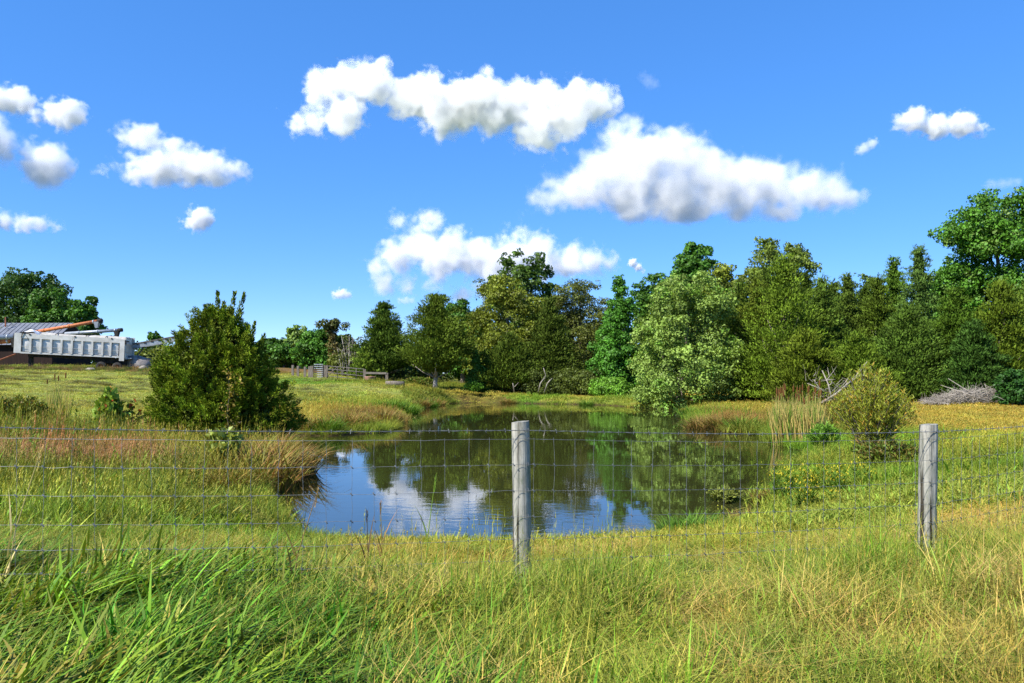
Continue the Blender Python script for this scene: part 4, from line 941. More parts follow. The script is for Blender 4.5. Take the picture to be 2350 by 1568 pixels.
def reed_stem(seed, nl=7, w=.022):
    r = np.random.default_rng(seed); V, Fc, C = [], [], []
    blade(V, Fc, C, (0, 0, -.05), 0, 1.0, .010, 0.05, .25, 5, np.array([.9, .85, .7]))
    for i in range(nl):
        z = .10+.80*i/nl; a = i*2.6+r.normal()*.5; dry = r.random() < .13
        c = np.array([2.4, 1.25, 1.6])*(.8+.4*r.random()) if dry else np.array([1, 1, 1])*max(.55, 1+r.normal()*.22)
        blade(V, Fc, C, (.03*math.sin(z), 0, z), a, .34+.25*r.random(), w*(.7+.6*r.random()), .35+.3*r.random(), .5+.9*r.random(), 4, c, r.normal()*.4)
    return proto('reed_grass', V, Fc, C)
def seed_stem(seed, n=5):
    r = np.random.default_rng(seed); V, Fc, C = [], [], []
    for i in range(n):
        az = r.random()*6.28; h = .8+.35*r.random(); ln = r.uniform(.03, .25); cu = r.uniform(.05, .4); c = np.array([1.5, 1.1, 1.2])*(.8+.4*r.random())
        b = np.array([r.normal()*.04, r.normal()*.04, -.03]); blade(V, Fc, C, b, az, h, .006, ln, cu, 4, c)
        tip = b+np.array([math.cos(az)*math.sin(ln+cu*.5)*h, math.sin(az)*math.sin(ln+cu*.5)*h, math.cos(ln+cu*.5)*h])
        for j in range(9):
            blade(V, Fc, C, tip-np.array([0, 0, .17*j/9]), r.random()*6.28, .05, .008, .5, .6, 1, c*np.array([1.15, .95, .9]))
    return proto('seed_grass', V, Fc, C)
def lying_tuft(seed, nb=14):
    r = np.random.default_rng(seed); V, Fc, C = [], [], []
    for i in range(nb):
        blade(V, Fc, C, (r.normal()*.2, r.normal()*.2, r.random()*.12), r.random()*6.28, .4+.5*r.random(), .022, 1.1+.4*r.random(), .3, 2, jcol(r, .25, .2))
    return proto('cut_hay', V, Fc, C)
def plume_tuft(seed, nb=10):
    """airy seed panicles (purple lovegrass)"""
    r = np.random.default_rng(seed); V, Fc, C = [], [], []
    for i in range(nb):
        az = r.random()*6.28; blade(V, Fc, C, (r.normal()*.08, r.normal()*.08, -.02), az, .7+.3*r.random(), .006, .1+.3*r.random(), .3, 2, np.array([.8, 1, .8]))
        for j in range(7):
            q = np.array([math.cos(az)*.2+r.normal()*.10, math.sin(az)*.2+r.normal()*.10, .55+.35*r.random()]); blade(V, Fc, C, q, r.random()*6.28, .14, .008, .6+r.random(), .4, 1, np.array([1.3, .9, 1.1])*(.8+.4*r.random()))
    return proto('plume_grass', V, Fc, C)
def weed_plant(seed):
    r = np.random.default_rng(seed); V, Fc, C = [], [], []
    for s_ in range(3):
        ox, oy = r.normal()*.06, r.normal()*.06; h = .7+.4*r.random()
        blade(V, Fc, C, (ox, oy, -.03), r.random()*6.28, h, .010, .1, .1, 3, np.array([.8, .9, .8]))
        for i in range(12):
            z = .08+h*.88*i/12; blade(V, Fc, C, (ox, oy, z), i*2.4, .13+.08*r.random(), .035, .8+.3*r.random(), .6, 2, np.array([1, 1, 1])*max(.6, 1+r.normal()*.2), 0)
    return proto('leafy_weed', V, Fc, C)
def pcol(name, objs):
    c = bpy.data.collections.new(name)
    for o in objs: c.objects.link(o)
    return c
def patch(name, seed, a, nb, h, w, lean, curl, nseg, dry=.12, broad=0, seeds=0, fallen=0, clump=9):
    """a small square of sward: many blades of one height class, growing in loose tufts"""
    r = np.random.default_rng(seed); V, Fc, C = [], [], []; ct = r.uniform(-a, a, (clump, 2)); chh = .7+.5*r.random(clump); cc = 1+r.normal(size=(clump, 1))*.16
    for i in range(nb):
        if r.random() < .75:
            k = r.integers(clump); q = ct[k]+r.normal(size=2)*a*.16; f = chh[k]; cm = cc[k]
        else: q = r.uniform(-a, a, 2); f = .85; cm = 1
        blade(V, Fc, C, (q[0], q[1], -.03), r.random()*6.28, h*f*(.55+.6*r.random()), w*(.6+.8*r.random()), r.uniform(*lean), r.uniform(*curl), nseg, jcol(r, .18, dry)*cm, r.normal()*.6)
    for i in range(broad):
        q = r.uniform(-a, a, 2); c = np.array([.72, 1.02, .6])*max(.6, 1+r.normal()*.2)
        blade(V, Fc, C, (q[0], q[1], -.03), r.random()*6.28, h*(.7+.7*r.random()), w*2.4, r.uniform(.1, .6), r.uniform(.3, 1.3), 4, c, r.normal()*.5)
    for i in range(seeds):
        az = r.random()*6.28; hh = h*(1.05+.5*r.random()); ln = r.uniform(.03, .35); cu = r.uniform(.05, .5); c = np.array([1.22, 1.08, 1.1])*(.8+.35*r.random())
        bb = np.array([r.uniform(-a, a), r.uniform(-a, a), -.03]); blade(V, Fc, C, bb, az, hh, w*.7, ln, cu, 3, c)
        e = ln+cu*.5; tip = bb+np.array([math.cos(az)*math.sin(e), math.sin(az)*math.sin(e), math.cos(e)])*hh
        for j in range(6): blade(V, Fc, C, tip-np.array([0, 0, h*.4*j/6]), r.random()*6.28, h*.13, w*1.1, .5, .6, 1, c*np.array([1.1, .97, .9]))
    for i in range(fallen):
        q = r.uniform(-a, a, 2); blade(V, Fc, C, (q[0], q[1], h*r.uniform(.1, .6)), r.random()*6.28, h*(.8+.8*r.random()), w*1.1, r.uniform(1.1, 1.6), r.uniform(-.2, .4), 2, np.array([1.55, 1.15, 1.5])*(.7+.5*r.random()))
    return proto(name, V, Fc, C)
def reed_patch(seed, a=.28, n=16, tall=False):
    r = np.random.default_rng(seed); V, Fc, C = [], [], []
    for i in range(n):
        p0 = np.array([r.uniform(-a, a), r.uniform(-a, a), -.03]); az = r.normal()*.5; h = (.75 if tall else .6)*(.7+.5*r.random())
        ln = r.uniform(.15, .5) if tall else r.uniform(.7, 1.3); cu = r.uniform(.1, .5) if tall else r.uniform(.3, .7)
        dead = r.random() < .10
        sc_ = np.array([3.0, 1.3, 3.0])*(.8+.3*r.random()) if dead else np.array([1.2, .95, .9])
        blade(V, Fc, C, p0, az, h, .008, ln, cu, 5, sc_)
        for j in range(7):
            t = .22+.76*j/7; e = ln+cu*t*.5; p_ = p0+np.array([math.cos(az)*math.sin(e), math.sin(az)*math.sin(e), math.cos(e)])*h*t
            dry = dead or r.random() < .10
            c = np.array([3.2, 1.35, 3.2])*(.7+.5*r.random()) if dry else np.array([1+r.random()*.5, 1, 1])*max(.5, 1+r.normal()*.22)
            blade(V, Fc, C, p_, az+r.normal()*.75, .22+.22*r.random(), .012+.010*r.random(), min(1.5, e+r.normal()*.4), r.uniform(.0, .8), 4, c, r.normal()*.5)
    return proto('reed_grass', V, Fc, C)
PC = {'near': pcol('p_near', [patch('sward', 300+i, .17, 230, .31, .0052, (.05, .9), (.3, 1.9), 4, .2, 12, 4, 26) for i in range(8)]),
      'mown': pcol('p_mown', [patch('sward', 310+i, .24, 260, .12, .008, (.1, 1.0), (.2, 1.3), 3, .2, 4, 3, 22, 12) for i in range(6)]),
      'mid': pcol('p_mid', [patch('sward', 320+i, .42, 300, .36, .016, (.05, .6), (.1, 1.1), 3, .14, 8, 10, 6, 12) for i in range(7)]),
      'far': pcol('p_far', [patch('sward', 330+i, .75, 300, .3, .03, (.05, .7), (.1, 1.0), 2, .12, 0, 6, 6, 12) for i in range(6)]),
      'reed': pcol('p_reed', [reed_patch(340+i) for i in range(7)]), 'shoot': pcol('p_shoot', [reed_patch(350+i, .2, 5, True) for i in range(5)]),
      'green': pcol('p_green', [patch('sward', 360+i, .16, 60, .36, .012, (.1, .6), (.2, 1.1), 4, .06, 6) for i in range(4)]),
      'tuft': pcol('p_tuft', [fine_tuft(370+i, 18, .012, .10) for i in range(5)]), 'hay': pcol('p_hay', [lying_tuft(380+i, 60) for i in range(4)]),
      'plume': pcol('p_plume', [plume_tuft(390+i, 16) for i in range(4)]), 'weed': pcol('p_weed', [weed_plant(395+i) for i in range(4)])}
NP_ = {k: len(c.objects) for k, c in PC.items()}
def gn_scatter(coll):
    g = bpy.data.node_groups.new('scatter', 'GeometryNodeTree')
    g.interface.new_socket('Geometry', in_out='INPUT', socket_type='NodeSocketGeometry'); g.interface.new_socket('Geometry', in_out='OUTPUT', socket_type='NodeSocketGeometry')
    N = g.nodes.new; i = N('NodeGroupInput'); o = N('NodeGroupOutput'); ip = N('GeometryNodeInstanceOnPoints')
    ci = N('GeometryNodeCollectionInfo'); ci.inputs['Collection'].default_value = coll; ci.inputs['Separate Children'].default_value = True; ci.inputs['Reset Children'].default_value = True
    def att(nm, tp):
        a = N('GeometryNodeInputNamedAttribute'); a.data_type = tp; a.inputs['Name'].default_value = nm; return [q for q in a.outputs if q.enabled and q.name == 'Attribute'][0]
    L = g.links.new; L(i.outputs[0], ip.inputs['Points']); L(ci.outputs[0], ip.inputs['Instance']); ip.inputs['Pick Instance'].default_value = True
    L(att('pid', 'INT'), ip.inputs['Instance Index']); L(att('rot', 'FLOAT_VECTOR'), ip.inputs['Rotation']); L(att('scl', 'FLOAT_VECTOR'), ip.inputs['Scale'])
    L(ip.outputs[0], o.inputs[0]); return g
GN = {}
def scatter(name, kind, X, Y, zs, tint, label, seed, yaw=None, xy=1.0, zoff=0.0):
    """zs: height factor of each patch; patches lie on the slope"""
    r = np.random.default_rng(seed); n = len(X); Z = ground_h(X, Y); e = .12
    gxd = (ground_h(X+e, Y)-ground_h(X-e, Y))/(2*e); gyd = (ground_h(X, Y+e)-ground_h(X, Y-e))/(2*e)
    nn = nrm(np.stack([-gxd, -gyd, np.ones(n)], -1)); yw = r.random(n)*6.283 if yaw is None else yaw
    tx_ = nrm(np.stack([np.cos(yw), np.sin(yw), np.zeros(n)], -1)); tx_ = nrm(tx_-nn*(tx_*nn).sum(1, keepdims=True)); ty_ = np.cross(nn, tx_)
    rot = np.stack([np.arctan2(ty_[:, 2], nn[:, 2]), -np.arcsin(np.clip(tx_[:, 2], -1, 1)), np.arctan2(tx_[:, 1], tx_[:, 0])], -1)
    me = bpy.data.meshes.new(name); me.vertices.add(n); me.vertices.foreach_set('co', np.stack([X, Y, Z+zoff], -1).astype(np.float32).ravel())
    xyv = np.broadcast_to(xy, (n,)); scl = np.stack([xyv, xyv, np.broadcast_to(zs, (n,))], -1)
    for nm, tp, dat, key in (('rot', 'FLOAT_VECTOR', rot, 'vector'), ('scl', 'FLOAT_VECTOR', scl, 'vector'), ('pid', 'INT', r.integers(0, NP_[kind], n), 'value')):
        a = me.attributes.new(nm, tp, 'POINT'); a.data.foreach_set(key, np.asarray(dat, np.int32 if tp == 'INT' else np.float32).ravel())
    a = me.attributes.new('tint', 'FLOAT_COLOR', 'POINT'); c = np.ones((n, 4), np.float32); c[:, :3] = np.clip(tint, .004, .9); a.data.foreach_set('color', c.ravel())
    o = link(name, me); set_props(o, label, 'grass', kind='stuff')
    if kind not in GN: GN[kind] = gn_scatter(PC[kind])
    md = o.modifiers.new('scatter', 'NODES'); md.node_group = GN[kind]
    return o
def jgrid(r, step, y0, y1, minsd, xm=.76, px=None):
    """jittered grid of spots on land inside the widened view wedge"""
    xw = xm*y1; X, Y = np.meshgrid(np.arange(-xw, xw, step), np.arange(y0, y1, step)); X = X.ravel()+r.uniform(-.45, .45, X.size)*step; Y = Y.ravel()+r.uniform(-.45, .45, Y.size)*step
    k = np.abs(X) < xm*Y+.5
    if px is not None: k &= (X > PX(px[0], 1)*Y) & (X < PX(px[1], 1)*Y)
    X, Y = X[k], Y[k]; k = pond_sd(X, Y) > minsd; return X[k], Y[k]
def xy2(X, Y): return np.stack([X, Y], -1)
def tinted(r, c, amt=.14):
    n = len(c); return c*np.clip(1+r.normal(size=(n, 1))*amt, .5, 1.6)*np.clip(1+r.normal(size=(n, 3))*np.array([.07, .03, .07]), .7, 1.3)
r = np.random.default_rng(77)
def reed_edge(X, Y): return -1.15-.5*(Y-4.2)+.45*snoise(xy2(X, Y), .5, 45, 3)
# near grass in front of and around the fence
X, Y = jgrid(r, .17, 2.3, 7.6, .1); c, h = zone(X, Y); pt = snoise(xy2(X, Y), .8, 41, 3)
dryk = np.clip(snoise(xy2(X, Y), .4, 43, 3)*1.7+.05, 0, 1)[:, None]*.75; c = c*(1-dryk)+np.array([.43, .38, .15])*dryk
grn = np.clip(snoise(xy2(X, Y), .55, 53, 3)*1.8-.1, 0, 1)[:, None]*.8; c = c*(1-grn)+np.array([.14, .25, .035])*grn
nearp = np.ones(len(X))
for i in (1, 2): nearp = np.minimum(nearp, np.clip(.5+np.hypot(X-FP[i][0], Y-FP[i][1]+.1)/.9*.5, .5, 1))
k = (X > reed_edge(X, Y)-.35) | (Y > 5.6)
scatter('tall_grass', 'near', X[k], Y[k], (h/.34*(1.0+.55*pt)*(.75+.5*r.random(len(X)))*(.75+.25*nearp))[k], tinted(r, c[k]), 'tall yellowish green grass along the fence in the foreground', 1)
# coarse reed grass, blown over towards the right
X, Y = jgrid(r, .17, 2.2, 6.6, .1); k = (X < reed_edge(X, Y)) & (Y < 5.35+.4*snoise(xy2(X, Y), .6, 54, 2)); X, Y = X[k], Y[k]; n_ = len(X); sn = snoise(xy2(X, Y), .5, 48, 3)
cc = np.array([.09, .215, .028])[None]*np.clip(1+.35*sn, .5, 1.5)[:, None]; cc[:, 0] *= 1+.35*np.clip(snoise(xy2(X, Y), .6, 55, 2), 0, 1)
scatter('reed_grass', 'reed', X, Y, .62+.2*sn+.2*r.random(n_), tinted(r, cc, .2), 'coarse green reed grass flattened to the right in the left foreground', 4, yaw=.45+.5*snoise(xy2(X, Y), .4, 47, 2)+r.normal(size=n_)*.3)
k = (r.random(n_) < .022) & (X < -1.6) & (Y > 3.9); X, Y = X[k], Y[k]; n_ = len(X)
scatter('reed_shoots', 'shoot', X, Y, .8+.25*r.random(n_), tinted(r, np.tile([.10, .19, .03], (n_, 1)), .16), 'upright reed shoots rising above the flattened reed grass', 15, yaw=r.uniform(-.8, 1.6, n_))
X, Y = jgrid(r, .19, 2.3, 3.95, .1, px=(-200, 760)); k = snoise(xy2(X, Y), .55, 49, 3) > .1; X, Y = X[k], Y[k]; n_ = len(X)
scatter('green_shoots', 'green', X, Y, 1.0+.35*r.random(n_), tinted(r, np.tile([.085, .25, .03], (n_, 1))), 'fresh bright green shoots at the front left of the foreground', 5)
# mown strip and slopes down to the water
X, Y = jgrid(r, .26, 7.0, 13.5, .14); k = np.abs(X) < 10.5; X, Y = X[k], Y[k]; c, h = zone(X, Y); n_ = len(X)
low = h < .24
scatter('mown_grass', 'mown', X[low], Y[low], (np.maximum(.5, h/.12)*(.75+.5*r.random(n_)))[low], tinted(r, c[low]), 'short straw coloured grass on the near bank of the pond', 6)
X, Y = jgrid(r, .40, 7.4, 36, .2); c, h = zone(X, Y); n_ = len(X); k = (h >= .2) & ((Y < 22) | (r.random(n_) < .6)); X, Y, c, h = X[k], Y[k], c[k], h[k]; n_ = len(X); pt = snoise(xy2(X, Y), .35, 51, 3)
g2 = np.clip(snoise(xy2(X, Y), .3, 57, 3)*1.4, 0, 1)[:, None]*.5; c = c*(1-g2)+np.array([.15, .22, .04])*g2
scatter('meadow_grass', 'mid', X, Y, h/.36*(.75+.5*r.random(n_))*(1+.4*pt), tinted(r, c, .18), 'mixed meadow grass on the banks around the pond', 7)
X, Y = jgrid(r, .5, 9, 36, .2); c, h = zone(X, Y); n_ = len(X); k = (h < .2); X, Y, c, h = X[k], Y[k], c[k], h[k]; n_ = len(X)
scatter('field_grass', 'far', X, Y, np.maximum(.2, h/.3)*(.75+.5*r.random(n_)), tinted(r, c, .12), 'short dry grass of the right field and the near left field', 16, xy=.8)
# shoreline fringe
t_ = r.random(5200)*len(POLY); i0 = t_.astype(int); f_ = (t_-i0)[:, None]; q = POLY[i0]*(1-f_)+POLY[(i0+1) % len(POLY)]*f_+r.normal(size=(5200, 2))*.16; X, Y = q[:, 0], q[:, 1]; k = pond_sd(X, Y) > -.03; X, Y = X[k], Y[k]; c, h = zone(X, Y); n_ = len(X)
scatter('shore_fringe', 'tuft', X, Y, np.clip(h, .12, .42)*(.7+.8*r.random(n_)), tinted(r, c*np.array([.8, .95, .8]), .2), 'grass fringe hanging over the edge of the pond', 17, xy=np.clip(h, .14, .4)*1.4*np.clip(Y/22, .8, 1.6))
X, Y = jgrid(r, .5, 10.5, 17.5, .3, px=(-160, 420)); c, h = zone(X, Y); k = (np.linalg.norm(c-np.array(PINK), axis=1) < .09); X, Y = X[k], Y[k]; n_ = len(X)
X = np.repeat(X, 2)+r.normal(size=n_*2)*.3; Y = np.repeat(Y, 2)+r.normal(size=n_*2)*.3; n_ *= 2
scatter('lovegrass', 'plume', X, Y, .5+.2*r.random(n_), tinted(r, np.tile([.36, .27, .17], (n_, 1)), .12), 'airy pinkish lovegrass patch behind the fence at the left', 9, xy=.8)
for px_, y0_, y1_, lb, col_, sd_ in (((-150, 660), 8, 24, 'leafy green weeds among the tall grass left of the pond', (.12, .17, .035), 10), ((1730, 2700), 10, 24, 'leafy green weeds on the right bank below the goldenrod', (.13, .20, .04), 11)):
    X, Y = jgrid(r, .3, y0_, y1_, .2, px=px_); c, h = zone(X, Y); k = (h > .24) & (snoise(xy2(X, Y), .28, 52+sd_, 3) > .15) & (r.random(len(X)) < .5); X, Y, c, h = X[k], Y[k], c[k], h[k]; n_ = len(X)
    mixc = np.where((r.random(n_) < .25)[:, None], np.array([.24, .17, .07]), np.array(col_))
    scatter('leafy_weeds', 'weed', X, Y, h*(1.1+.8*r.random(n_)), tinted(r, mixc, .2), lb, sd_, xy=h*1.5)
# far banks and fields
X, Y = jgrid(r, .95, 35.5, 72, .3, .82); c, h = zone(X, Y); n_ = len(X)
scatter('bank_grass', 'far', X, Y, np.maximum(.22, h/.3)*(.8+.5*r.random(n_)), tinted(r, c, .14), 'dry and green grass on the far banks and fields', 12)
# cut hay lying in rows on the left field
rows = []
for k in range(11):
    y0 = 33+k*2.6+r.normal()*.5; n_ = 330; xx = r.uniform(-46, -7, n_)*np.clip(y0/45, .55, 1.2); yy = y0+.05*(xx+20)+1.3*np.sin(xx*.12+k)+r.normal(size=n_)*.28
    kp = snoise(xy2(xx, yy), .16, 60+k, 2) > .0; rows.append(xy2(xx[kp], yy[kp]))
rows = np.concatenate(rows); X, Y = rows[:, 0], rows[:, 1]; kp = (pond_sd(X, Y) > 5) & (X < -.19*Y-2) & (Y < 61); X, Y = X[kp], Y[kp]; n_ = len(X)
sz = .35+.4*r.random(n_)
scatter('cut_hay', 'hay', X, Y, sz*1.2, tinted(r, np.tile([.20, .21, .09], (n_, 1))), 'rows of cut hay drying on the left field', 13, xy=sz)
# weeds under the trailer
X = r.uniform(PX(-150, 63), PX(400, 63), 520); Y = 63.0+r.normal(size=520)*.7; c = np.where((r.random(520) < .4)[:, None], np.array([.27, .20, .13]), np.array([.14, .18, .05]))
scatter('rank_weeds', 'far', X, Y, .5+1.0*r.random(520)**2, tinted(r, c, .25), 'rank weeds growing up around the trailer', 14, xy=.45)

# ------------------------------------------------------------------ sedge clumps overhanging the water
def clump_mesh(seed, nb, h, wd, lean, curl, cols, spread):
    r = np.random.default_rng(seed); V, Fc, C = [], [], []
    for i in range(nb):
        a = r.random()*6.28; q = spread*r.random()**.6; c = np.array(cols[r.integers(len(cols))])*np.clip(1+r.normal()*.2, .5, 1.6)
        blade(V, Fc, C, (q*math.cos(a), q*math.sin(a), -.1), a+r.normal()*.7, h*(.6+.6*r.random()), wd*(.6+.8*r.random()), lean*(q/spread)*(.6+.8*r.random()), curl*(.5+r.random()), 4, np.clip(c, .01, .8), r.normal()*.5)
    return mesh_np('sedge_blades', np.array(V), np.array(Fc), M_plant, np.array(C))
BR = [(.30,.17,.085),(.24,.14,.07),(.36,.24,.12),(.16,.15,.045)]; GRc = [(.10,.22,.03),(.14,.24,.04),(.09,.17,.03)]; MX = BR[:2]+[(.18,.18,.05),(.22,.2,.06)]
CM = {'brown': [clump_mesh(400+i, 420, .75, .022, .5, 1.5, BR, .45) for i in range(3)], 'green': [clump_mesh(410+i, 380, .75, .026, .5, 1.2, GRc, .42) for i in range(3)], 'mix': [clump_mesh(420+i, 420, .72, .022, .5, 1.4, MX, .45) for i in range(3)]}
SG = 'sedge clumps on the pond edge'
def sedge(px, py, kind, sc_, label, Yv=None, seed=0, zadd=0):
    x, y = WP(px, py) if Yv is None else (PX(px, Yv), Yv); zz = max(gz(x, y), WZ-.05)
    root = empty('sedge_clump', (x, y, zz+zadd), label, 'grass clump', SG); root.rotation_euler = (0, 0, seed*1.7); root.scale = (sc_, sc_, sc_*.9)
    o = link('blades', CM[kind][seed % 3], root); return root
for a in [(585,1125,'mix',1.6,'big olive sedge clump at the tip of the left bank behind the fence'),(640,1092,'brown',1.55,'brown drooping sedge clump reaching furthest over the water on the left'),(668,1082,'brown',1.1,'small brown sedge tuft at the water end of the left bank'),(560,1105,'mix',1.6,'olive sedge clump on top of the left bank, left of the brown one'),(545,1140,'brown',.9,'brown sedge clump low on the left bank near the dark water'),(620,1060,'mix',1.3,'sedge clump behind the brown drooping one near the cedar bush'),(505,1150,'mix',.9,'sedge clump furthest left on the near left shore'),
          (712,996,'brown',1.25,'brown sedge clump at the left end of the grassy point'),(795,990,'brown',1.35,'dark brown sedge clump in the middle of the grassy point'),(880,978,'mix',1.45,'tall tan sedge clump at the tip of the grassy point'),(750,998,'green',1.1,'green sedge clump between the brown ones on the grassy point'),(835,985,'mix',1.1,'tan sedge clump left of the tip of the grassy point'),
          (932,950,'green',1.4,'bright green sedge clump behind the grassy point'),(900,950,'green',1.3,'green sedge clump at the inner side of the grassy point'),(965,936,'mix',1.2,'sedge clump at the mouth of the far inlet'),(1000,930,'brown',1.2,'brown sedge clump at the far left corner of the water'),(985,934,'green',1.1,'dark green sedge clump beside the far left corner of the water'),
          (1165,926,'mix',1.0,'sedge clump alone on the middle of the far shore'),(1345,930,'green',.9,'small green sedge clump on the far shore near the spire tree'),
          (1586,960,'green',1.2,'green sedge clump under the silvery maple on the right bank'),(1612,984,'brown',1.3,'brown sedge clump at the tip of the right bank'),(1655,988,'mix',1.3,'tan sedge clump left of the cattails'),(1705,994,'green',1.1,'green sedge clump just left of the cattails'),(1640,962,'brown',1.2,'reddish sedge clump higher on the right bank'),
          (1555,1222,'green',.55,'bright green tuft at the near water edge right of the middle post'),(1600,1216,'green',.6,'small green tuft beside the bright one at the near water edge'),(1720,1195,'mix',.5,'sedge clump at the near right corner of the water'),(1765,1150,'mix',.55,'tall sedge below the goldenrod at the right shore')]:
    sedge(*a, seed=hash(a[4]) % 1 + int(a[0]) % 7)

# ------------------------------------------------------------------ cattails
def cattail_meshes(seed):
    r = np.random.default_rng(seed); V, Fc, C = [], [], []
    for i in range(17):
        dry = r.random() < .65; c = np.array([.54, .42, .21])*(.65+.45*r.random()) if dry else np.array([.12, .22, .04])*(.8+.4*r.random())
        blade(V, Fc, C, (r.normal()*.05, r.normal()*.05, -.1), r.random()*6.28, 1.1+.6*r.random(), .038, .02+.16*r.random(), .05+.35*r.random()**2, 5, c, r.normal()*.8)
    leaves = mesh_np('cattail_leaves', np.array(V), np.array(Fc), M_plant, np.array(C))
    h = 1.5+.2*r.random(); lx = r.normal()*.06
    st = MB().tube([(0,0,-.1),(lx*.4,0,h*.5),(lx,0,h+.28)], [.012,.010,.004], 5, (.36,.33,.14)).mesh('cattail_stalk', M_plant)
    hd = MB().lathe([(0,.004),(.01,.018),(.04,.023),(.16,.023),(.20,.018),(.21,.004)], (lx*.92,0,h), (0,0,1), 8, (.15,.065,.03)).mesh('cattail_head', M_plant)
    return leaves, st, hd
CTM = [cattail_meshes(500+i) for i in range(5)]
r = np.random.default_rng(88)
for k in range(84):
    px = 1768+118*r.random()**.9; py = 1022+12*(px-1768)/110-22*r.random()
    x, y = WP(px, py); root = empty('cattail', (x, y, max(WZ, gz(x, y))), ('dry cattail with a brown seed head in the clump at the right shore' if k % 2 == 0 else 'leafy cattail without a seed head in the clump at the right shore'), 'cattail', 'headed cattails at the right shore' if k % 2 == 0 else 'leafy cattails at the right shore')
    s_ = .7+.22*r.random(); root.scale = (s_*1.1, s_*1.1, s_); root.rotation_euler = (r.normal()*.06, r.normal()*.06, r.random()*6.28)
    a, b, c = CTM[k % 5]; link('leaves', a, root)
    if k % 2 == 0: link('stalk', b, root); link('seed_head', c, root)
for k in range(12):
    px = 108+46*r.random(); Yc = 25+r.random()*2; x = PX(px, Yc); root = empty('cattail', (x, Yc, gz(x, Yc)), ('slender cattail with a seed head behind the left tall grass' if k % 3 == 0 else 'slender leafy cattail without a head behind the left tall grass'), 'cattail', 'headed cattails at the left' if k % 3 == 0 else 'leafy cattails at the left')
    root.rotation_euler = (0, 0, r.random()*6.28); s_ = .7+.25*r.random(); root.scale = (s_, s_, s_); a, b, c = CTM[k % 5]; link('leaves', a, root)
    if k % 3 == 0: link('stalk', b, root); link('seed_head', c, root)

